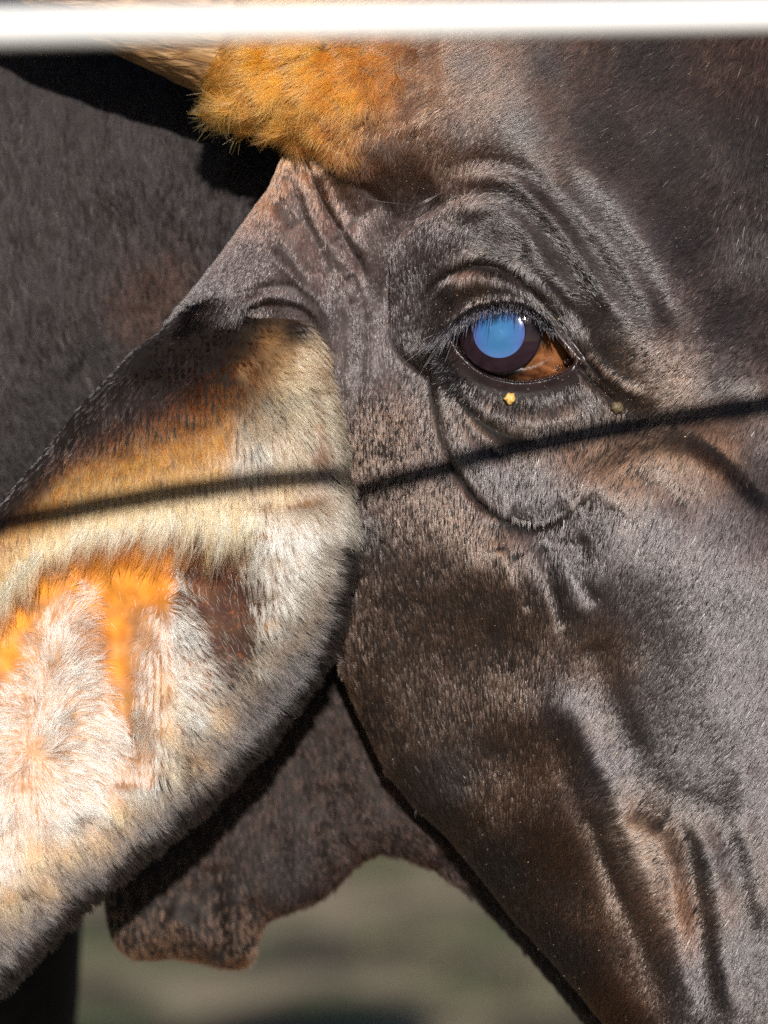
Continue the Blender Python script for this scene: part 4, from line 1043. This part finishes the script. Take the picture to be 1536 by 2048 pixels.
r5 = np.random.default_rng(5)
lowlid = EYE[(EYE[:, 1] > 700)]
for _ in range(13):
    q_ = lowlid[r5.integers(len(lowlid))] + r5.normal(0, 8, 2) + np.array([0, 10])
    blob(q_[0], q_[1], head_z(*q_) + .01, r5.uniform(.00022, .0006))
for px, py in [(1110, 735), (1118, 731), (1126, 727), (1133, 724), (1124, 735), (1115, 738), (1138, 720)]:
    blob(px, py, .42, r5.uniform(.0005, .0010), .8)
for k in range(16):
    px, py = 918 + r5.normal(0, 7), 682 + r5.normal(0, 16)
    blob(px, py, head_z(px, py) + .02, r5.uniform(.0004, .0009), .7)
for k in range(14):
    f = r5.random(); px, py = 1165 + 62 * f + r5.normal(0, 6), 742 + 56 * f + r5.normal(0, 6)
    blob(px, py, head_z(px, py) + .02, r5.uniform(.0003, .0008), .7)
tears = mesh_object('tear_film', loc(np.concatenate(TV)), tri(np.concatenate(TF)), M_tear, eye, kind='stuff')


# ------------------------------------------------------------------ eyelashes and whiskers
L_ = []
r6 = np.random.default_rng(6)
up = spline([(905, 668), (912, 645), (945, 616), (1000, 604), (1052, 611), (1086, 638), (1105, 660)], 10)
for _ in range(620):
    f = r6.random() ** .9
    k = min(int(f * (len(up) - 1)), len(up) - 2)
    b0 = up[k] + r6.normal(0, 2.5, 2) + np.array([0, -2])
    z0 = max(head_z(*(b0 + [0, -6])), .2) + .02
    g = k / (len(up) - 1)
    ang = math.radians(np.interp(g, [0, .2, .5, .8, 1], [150, 118, 96, 84, 70]) + r6.normal(0, 9))
    Lp = np.interp(g, [0, .25, .5, .8, 1], [74, 60, 26, 22, 22]) * r6.uniform(.5, 1.15) * (1.0 + .9 * (r6.random() < .07))
    tip = b0 + Lp * np.array([math.cos(ang), math.sin(ang)])
    L_.append(strand((b0[0], b0[1], z0), (tip[0], tip[1], z0 + r6.uniform(.25, .75)), (r6.normal(0, 1.5), -3, .18)))
lo = spline([(890, 690), (900, 725), (925, 760), (965, 790), (1010, 806), (1060, 808)], 10)
for _ in range(120):
    k = r6.integers(len(lo)); b0 = lo[k] + r6.normal(0, 5, 2); g = k / (len(lo) - 1)
    ang = math.radians(np.interp(g, [0, .4, 1], [172, 128, 92]) + r6.normal(0, 12)); Lp = r6.uniform(22, 52)
    tip = b0 + Lp * np.array([math.cos(ang), math.sin(ang)]); z0 = head_z(*b0)
    L_.append(strand((b0[0], b0[1], z0), (tip[0], tip[1], max(head_z(*tip), z0) + r6.uniform(.1, .4)), (0, 2, .15)))
L_ = np.array(L_)
hair_object('eyelashes', loc(L_), np.full(len(L_), 1.2e-4), np.tile([.006, .005, .006], (len(L_), 1)) * rng.uniform(.6, 1.6, (len(L_), 1)), M_hair, cow, None, .3)
Wk, wc = [], []
for (x0, y0, x1, y1, bx, by, c) in [(885, 382, 833, 412, 0, 3, 'w'), (888, 384, 826, 416, 0, -2, 'w'), (868, 400, 775, 470, 6, 6, 'k'), (858, 406, 700, 385, 0, 10, 'k'), (735, 432, 697, 433, 0, 1, 'k'), (850, 445, 700, 485, 0, 8, 'k'),
                                    (917, 385, 942, 420, -3, 4, 'w'), (940, 418, 1042, 474, -6, 5, 'k'), (945, 424, 1035, 466, -3, 5, 'k'), (1115, 547, 1050, 566, 0, 0, 'k'), (1118, 548, 1045, 553, 0, 0, 'k'), (1148, 602, 1082, 616, 0, 0, 'k'), (1148, 600, 1088, 602, 0, 0, 'k'),
                                    (1178, 643, 1132, 675, 0, 0, 'k'), (1178, 645, 1120, 660, 0, 0, 'k'), (1205, 675, 1165, 697, 0, 0, 'k'), (1026, 830, 1005, 870, 3, 0, 'k'), (1018, 826, 995, 868, 3, 0, 'k'), (1030, 815, 1032, 845, 0, 0, 'k'), (985, 838, 1000, 880, 0, 0, 'k')]:
    z0 = head_z(x0, y0); z1 = head_z(x1, y1)
    Wk.append(strand((x0, y0, z0), (x1, y1, max(z1 + .25, z0 + .3)), (bx, by, .35)))
    wc.append([.75, .75, .78] if c == 'w' else [.012, .01, .01])
hair_object('whiskers', loc(np.array(Wk)), np.where(np.array(wc)[:, 0] > .5, 1.4e-4, 9e-5), np.array(wc), M_hair, cow, None, .35)


# hair running from the ear root down over the ear
g = np.random.default_rng(44)
sm_ = spline([(362, 640), (395, 624), (440, 610), (490, 602)], 12)
sp_ = []
for _ in range(2600):
    k = g.integers(len(sm_)); b0 = sm_[k] + g.normal(0, [4, 9]) + np.array([0, -6]); L0_ = g.uniform(22, 52)
    tip = b0 + L0_ * np.array([-.32 + g.normal(0, .14), .95])
    za = head_z(*b0); zb_ = max(ear_z(*tip) + .06, za - .6)
    sp_.append(strand((b0[0], b0[1], za), (tip[0], tip[1], zb_), (0, 0, .12)))
sp_ = np.array(sp_)
hair_object('ear_root_hair', loc(sp_), np.full(len(sp_), 1e-4), np.array(DK) * g.uniform(.7, 2.2, (len(sp_), 1)), M_hair, ear)


# ------------------------------------------------------------------ crumbs of feed by the eye
def crumb(name, px, py, z, r, col, label, seed):
    g = np.random.default_rng(seed)
    th, ph = np.meshgrid(np.linspace(0, 2 * math.pi, 14, endpoint=False), np.linspace(.1, math.pi - .1, 9))
    d = np.stack([np.sin(ph) * np.cos(th), np.sin(ph) * np.sin(th), np.cos(ph)], -1)
    rad = r * (1 + .10 * np.cos(5 * th + seed) * np.sin(ph) + .25 * (vnoise(th * 2.1 + seed, ph * 2.3, seed) - .5) + .12 * g.standard_normal(th.shape))
    P = rad[..., None] * (d[..., :1] * RIGHT + d[..., 1:2] * UP + .7 * d[..., 2:] * BACK)
    c = at(px, py, z)
    V = P.reshape(-1, 3); F = tri(loop_faces(9, 14)); k = len(V)
    V = np.vstack([V, P[0].mean(0), P[-1].mean(0)]); j = np.arange(14)
    F = np.vstack([F, np.stack([np.full(14, k), (j + 1) % 14, j], -1), np.stack([np.full(14, k + 1), 8 * 14 + j, 8 * 14 + (j + 1) % 14], -1)])
    m, t, b = new_mat(name + '_grain')
    tcx = t.nodes.new('ShaderNodeTexCoord'); nz = t.nodes.new('ShaderNodeTexNoise'); nz.inputs['Scale'].default_value = 1500; nz.inputs['Detail'].default_value = 3
    rp = t.nodes.new('ShaderNodeValToRGB'); rp.color_ramp.elements[0].position = .3; rp.color_ramp.elements[0].color = (*[v * .55 for v in col], 1); rp.color_ramp.elements[1].position = .65; rp.color_ramp.elements[1].color = (*col, 1)
    t.links.new(tcx.outputs['Object'], nz.inputs[0]); t.links.new(nz.outputs[0], rp.inputs[0]); t.links.new(rp.outputs[0], b.inputs['Base Color'])
    b.inputs['Roughness'].default_value = .45; b.inputs['Subsurface Weight'].default_value = .2; b.inputs['Subsurface Radius'].default_value = (.001, .0006, .0003)
    o = mesh_object(name, V, F, m, None)
    o.location = c
    o['label'] = label; o['category'] = 'feed crumb'; o['group'] = 'feed crumbs stuck below the eye'
    return o


crumb('feed_crumb', 1020, 797, head_z(1020, 797) + .16, .0023, (.66, .42, .12), 'bright yellow crumb of feed on the lower eyelid below the blue pupil', 3)
crumb('feed_crumb', 1234, 815, head_z(1234, 815) + .10, .0023, (.11, .08, .04), 'larger dull olive crumb of feed at the inner end of the tear line', 8)

# hay dust in the coat
g = np.random.default_rng(21)
nd = 1500
kk = g.choice(Xg.size, nd * 8)
xx, yy = Xg.ravel()[kk], Yg.ravel()[kk]
near_eye = np.exp(-(((xx - 980) / 230) ** 2 + ((yy - 600) / 220) ** 2))
right = smooth(1250, 1500, xx) * smooth(1200, 1500, yy)
keep = (g.random(len(kk)) < .12 + .5 * near_eye + .30 * right) & (xx > 690) & (xx < 1540) & (yy > 60) & (yy < 2060) & (~in_poly(xx, yy, EYE))
kk = kk[keep][:nd]
pc_ = PH.reshape(-1, 3)[kk] + NH.reshape(-1, 3)[kk] * g.uniform(.0005, .0011, (len(kk), 1))
sz = g.uniform(.00009, .00021, len(kk)) * (1 + .8 * (g.random(len(kk)) < .04))
DV = []
for s_ in ([1.6, 0, 0], [-.6, .7, 0], [-.6, -.6, .3], [0, 0, -.9]):
    a_ = g.standard_normal((len(kk), 3)) * .35 + np.array(s_)
    DV.append(pc_ + a_ * sz[:, None])
DV = np.stack(DV, 1)
b0 = np.arange(len(kk))[:, None] * 4
DF = np.concatenate([b0 + np.array(f) for f in ([0, 1, 2], [0, 2, 3], [0, 3, 1], [1, 3, 2])])
M_dust, _, bd = new_mat('hay_dust'); bd.inputs['Base Color'].default_value = (.62, .50, .28, 1); bd.inputs['Roughness'].default_value = .5
dust = mesh_object('hay_dust', DV.reshape(-1, 3), DF, M_dust, None, False, 'stuff')
dust['label'] = 'pale specks of hay dust scattered over the dark face'
dust['category'] = 'dust'


# ------------------------------------------------------------------ white fence rail near the lens
def rail_ends(pa, pb, sa, sb):
    """distances at which a straight rail seen through pa and pb drops its shadow on the two spots sa and sb of the coat"""
    best = None
    lo_a, hi_a, lo_b, hi_b = .55, .95, .55, 1.0
    for it in range(5):
        for da in np.linspace(lo_a, hi_a, 21):
            for db in np.linspace(lo_b, hi_b, 21):
                A = at(pa[0], pa[1], (DIST - da) * 100); B = at(pb[0], pb[1], (DIST - db) * 100)
                e = 0
                for P in (sa, sb):
                    n = np.cross(B - A, SUNW); n /= np.linalg.norm(n); e += ((P - A) @ n) ** 2
                if best is None or e < best[0]:
                    best = (e, da, db, A, B)
        wa, wb = (hi_a - lo_a) * .15, (hi_b - lo_b) * .15
        lo_a, hi_a, lo_b, hi_b = best[1] - wa, best[1] + wa, best[2] - wb, best[2] + wb
    return best[3], best[4], best


def surf(PX, XX, YY, x, y):
    return PX.reshape(-1, 3)[np.argmin((XX - x) ** 2 + (YY - y) ** 2)]


ra, rb, bst = rail_ends((0, 54), (1536, 30), surf(PE, Xe, Ye, 30, 1042), surf(PH, Xg, Yg, 1250, 856))
print('rail', bst[:3])
ax = (rb - ra) / np.linalg.norm(rb - ra)
fence = bpy.data.objects.new('fence', None); COL.objects.link(fence)
mid = (ra + rb) / 2
fence.location = (mid[0], mid[1], 0)
fence['label'] = 'white painted fence with its slim top rail blurred close to the lens'
fence['category'] = 'fence'
fl = np.array([mid[0], mid[1], 0])
M_white, t_, b_ = new_mat('white_paint')
tc = t_.nodes.new('ShaderNodeTexCoord'); n1 = t_.nodes.new('ShaderNodeTexNoise'); n1.inputs['Scale'].default_value = 30; n1.inputs['Detail'].default_value = 4
cr = t_.nodes.new('ShaderNodeValToRGB'); cr.color_ramp.elements[0].color = (.74, .74, .73, 1); cr.color_ramp.elements[1].color = (.84, .84, .83, 1)
t_.links.new(tc.outputs['Object'], n1.inputs[0]); t_.links.new(n1.outputs[0], cr.inputs[0]); t_.links.new(cr.outputs[0], b_.inputs['Base Color'])
b_.inputs['Roughness'].default_value = .45
u = np.linspace(-1.25, 1.25, 60)
rp_ = mid + u[:, None] * ax
Vr, Fr = tube(rp_, np.full(60, .0042), 28)
mesh_object('rail', Vr - fl, Fr, M_white, fence)
for sgn in (-1, 1):
    pe = mid + sgn * 1.2 * ax + np.array([0, -.014, 0])
    Vp, Fp = tube(np.array([[pe[0], pe[1] - .02, z] for z in np.linspace(0, pe[2] + .12, 12)]), np.full(12, .034), 24)
    mesh_object('post', Vp - fl, Fp, M_white, fence)

# ------------------------------------------------------------------ ground
M_gr, t_, b_ = new_mat('dry_pasture')
tc = t_.nodes.new('ShaderNodeTexCoord')
n1 = t_.nodes.new('ShaderNodeTexNoise'); n1.inputs['Scale'].default_value = 3.2; n1.inputs['Detail'].default_value = 8; n1.inputs['Roughness'].default_value = .65
n2 = t_.nodes.new('ShaderNodeTexNoise'); n2.inputs['Scale'].default_value = 2.2; n2.inputs['Detail'].default_value = 5
c1_ = t_.nodes.new('ShaderNodeValToRGB')
c1_.color_ramp.elements[0].position = .45; c1_.color_ramp.elements[0].color = (.07, .058, .042, 1)
c1_.color_ramp.elements[1].position = .57; c1_.color_ramp.elements[1].color = (.26, .21, .145, 1)
e = c1_.color_ramp.elements.new(.5); e.color = (.155, .125, .085, 1)
mx = t_.nodes.new('ShaderNodeMixRGB'); mx.inputs[2].default_value = (.10, .112, .055, 1)
mr = t_.nodes.new('ShaderNodeMapRange'); mr.inputs[1].default_value = .52; mr.inputs[2].default_value = .66
for n in (n1, n2):
    t_.links.new(tc.outputs['Object'], n.inputs['Vector'])
t_.links.new(n1.outputs['Fac'], c1_.inputs[0]); t_.links.new(n2.outputs['Fac'], mr.inputs[0]); t_.links.new(mr.outputs[0], mx.inputs[0]); t_.links.new(c1_.outputs[0], mx.inputs[1]); t_.links.new(mx.outputs[0], b_.inputs['Base Color'])
b_.inputs['Roughness'].default_value = .95; b_.inputs['Specular IOR Level'].default_value = .15
bp = t_.nodes.new('ShaderNodeBump'); bp.inputs['Strength'].default_value = .8; bp.inputs['Distance'].default_value = .03
t_.links.new(n1.outputs['Fac'], bp.inputs['Height']); t_.links.new(bp.outputs[0], b_.inputs['Normal'])
gx = np.concatenate([[-150, -60, -20], np.linspace(-5, 5, 50), [20, 60, 150]]); gy = np.concatenate([[-150, -60, -10], np.linspace(-1, 9, 60), [20, 60, 150]])
GX, GY_ = np.meshgrid(gx, gy, indexing='ij')
GZ = .012 * fbm(GX * 1.7, GY_ * 1.7, 91, 3)
gi = np.arange(len(gx) - 1)[:, None]; gj = np.arange(len(gy) - 1)[None]
a_ = gi * len(gy) + gj
GF = np.stack([a_, a_ + len(gy), a_ + len(gy) + 1, a_ + 1], -1).reshape(-1, 4)
ground = mesh_object('ground', np.stack([GX, GY_, GZ], -1).reshape(-1, 3), GF, M_gr, None, kind='structure')

M_grass, t_, b_ = new_mat('sparse_grass')
oi = t_.nodes.new('ShaderNodeTexNoise'); oi.inputs['Scale'].default_value = 5
tc = t_.nodes.new('ShaderNodeTexCoord'); t_.links.new(tc.outputs['Object'], oi.inputs['Vector'])
cr = t_.nodes.new('ShaderNodeValToRGB'); cr.color_ramp.elements[0].position = .40; cr.color_ramp.elements[0].color = (.17, .14, .08, 1); cr.color_ramp.elements[1].position = .6; cr.color_ramp.elements[1].color = (.045, .085, .025, 1)
t_.links.new(oi.outputs[0], cr.inputs[0]); t_.links.new(cr.outputs[0], b_.inputs['Base Color']); b_.inputs['Roughness'].default_value = .7
g = np.random.default_rng(33)
nb = 14000
bx_ = g.uniform(-1.6, 1.6, nb); by_ = g.uniform(2.2, 8.5, nb)
kp = g.random(nb) < smooth(-.25, .5, fbm(bx_ * 2.6, by_ * 2.6, 95, 2)) * .9 + .06
bx_, by_ = bx_[kp], by_[kp]; nb = len(bx_)
hh = g.uniform(.015, .06, nb); ln = g.normal(0, .025, (nb, 2)); ori = g.uniform(0, math.pi, nb); wd_ = .003
dx_ = np.cos(ori) * wd_; dy_ = np.sin(ori) * wd_
z0 = .012 * fbm(bx_ * 1.7, by_ * 1.7, 91, 3) - .004
BV = np.stack([np.stack([bx_ - dx_, by_ - dy_, z0], -1), np.stack([bx_ + dx_, by_ + dy_, z0], -1), np.stack([bx_ + ln[:, 0], by_ + ln[:, 1], z0 + hh], -1)], 1)
grass = mesh_object('grass', BV.reshape(-1, 3), np.arange(nb * 3).reshape(-1, 3), M_grass, None, False, 'stuff')
grass['label'] = 'thin grass blades growing from the dry trodden ground'
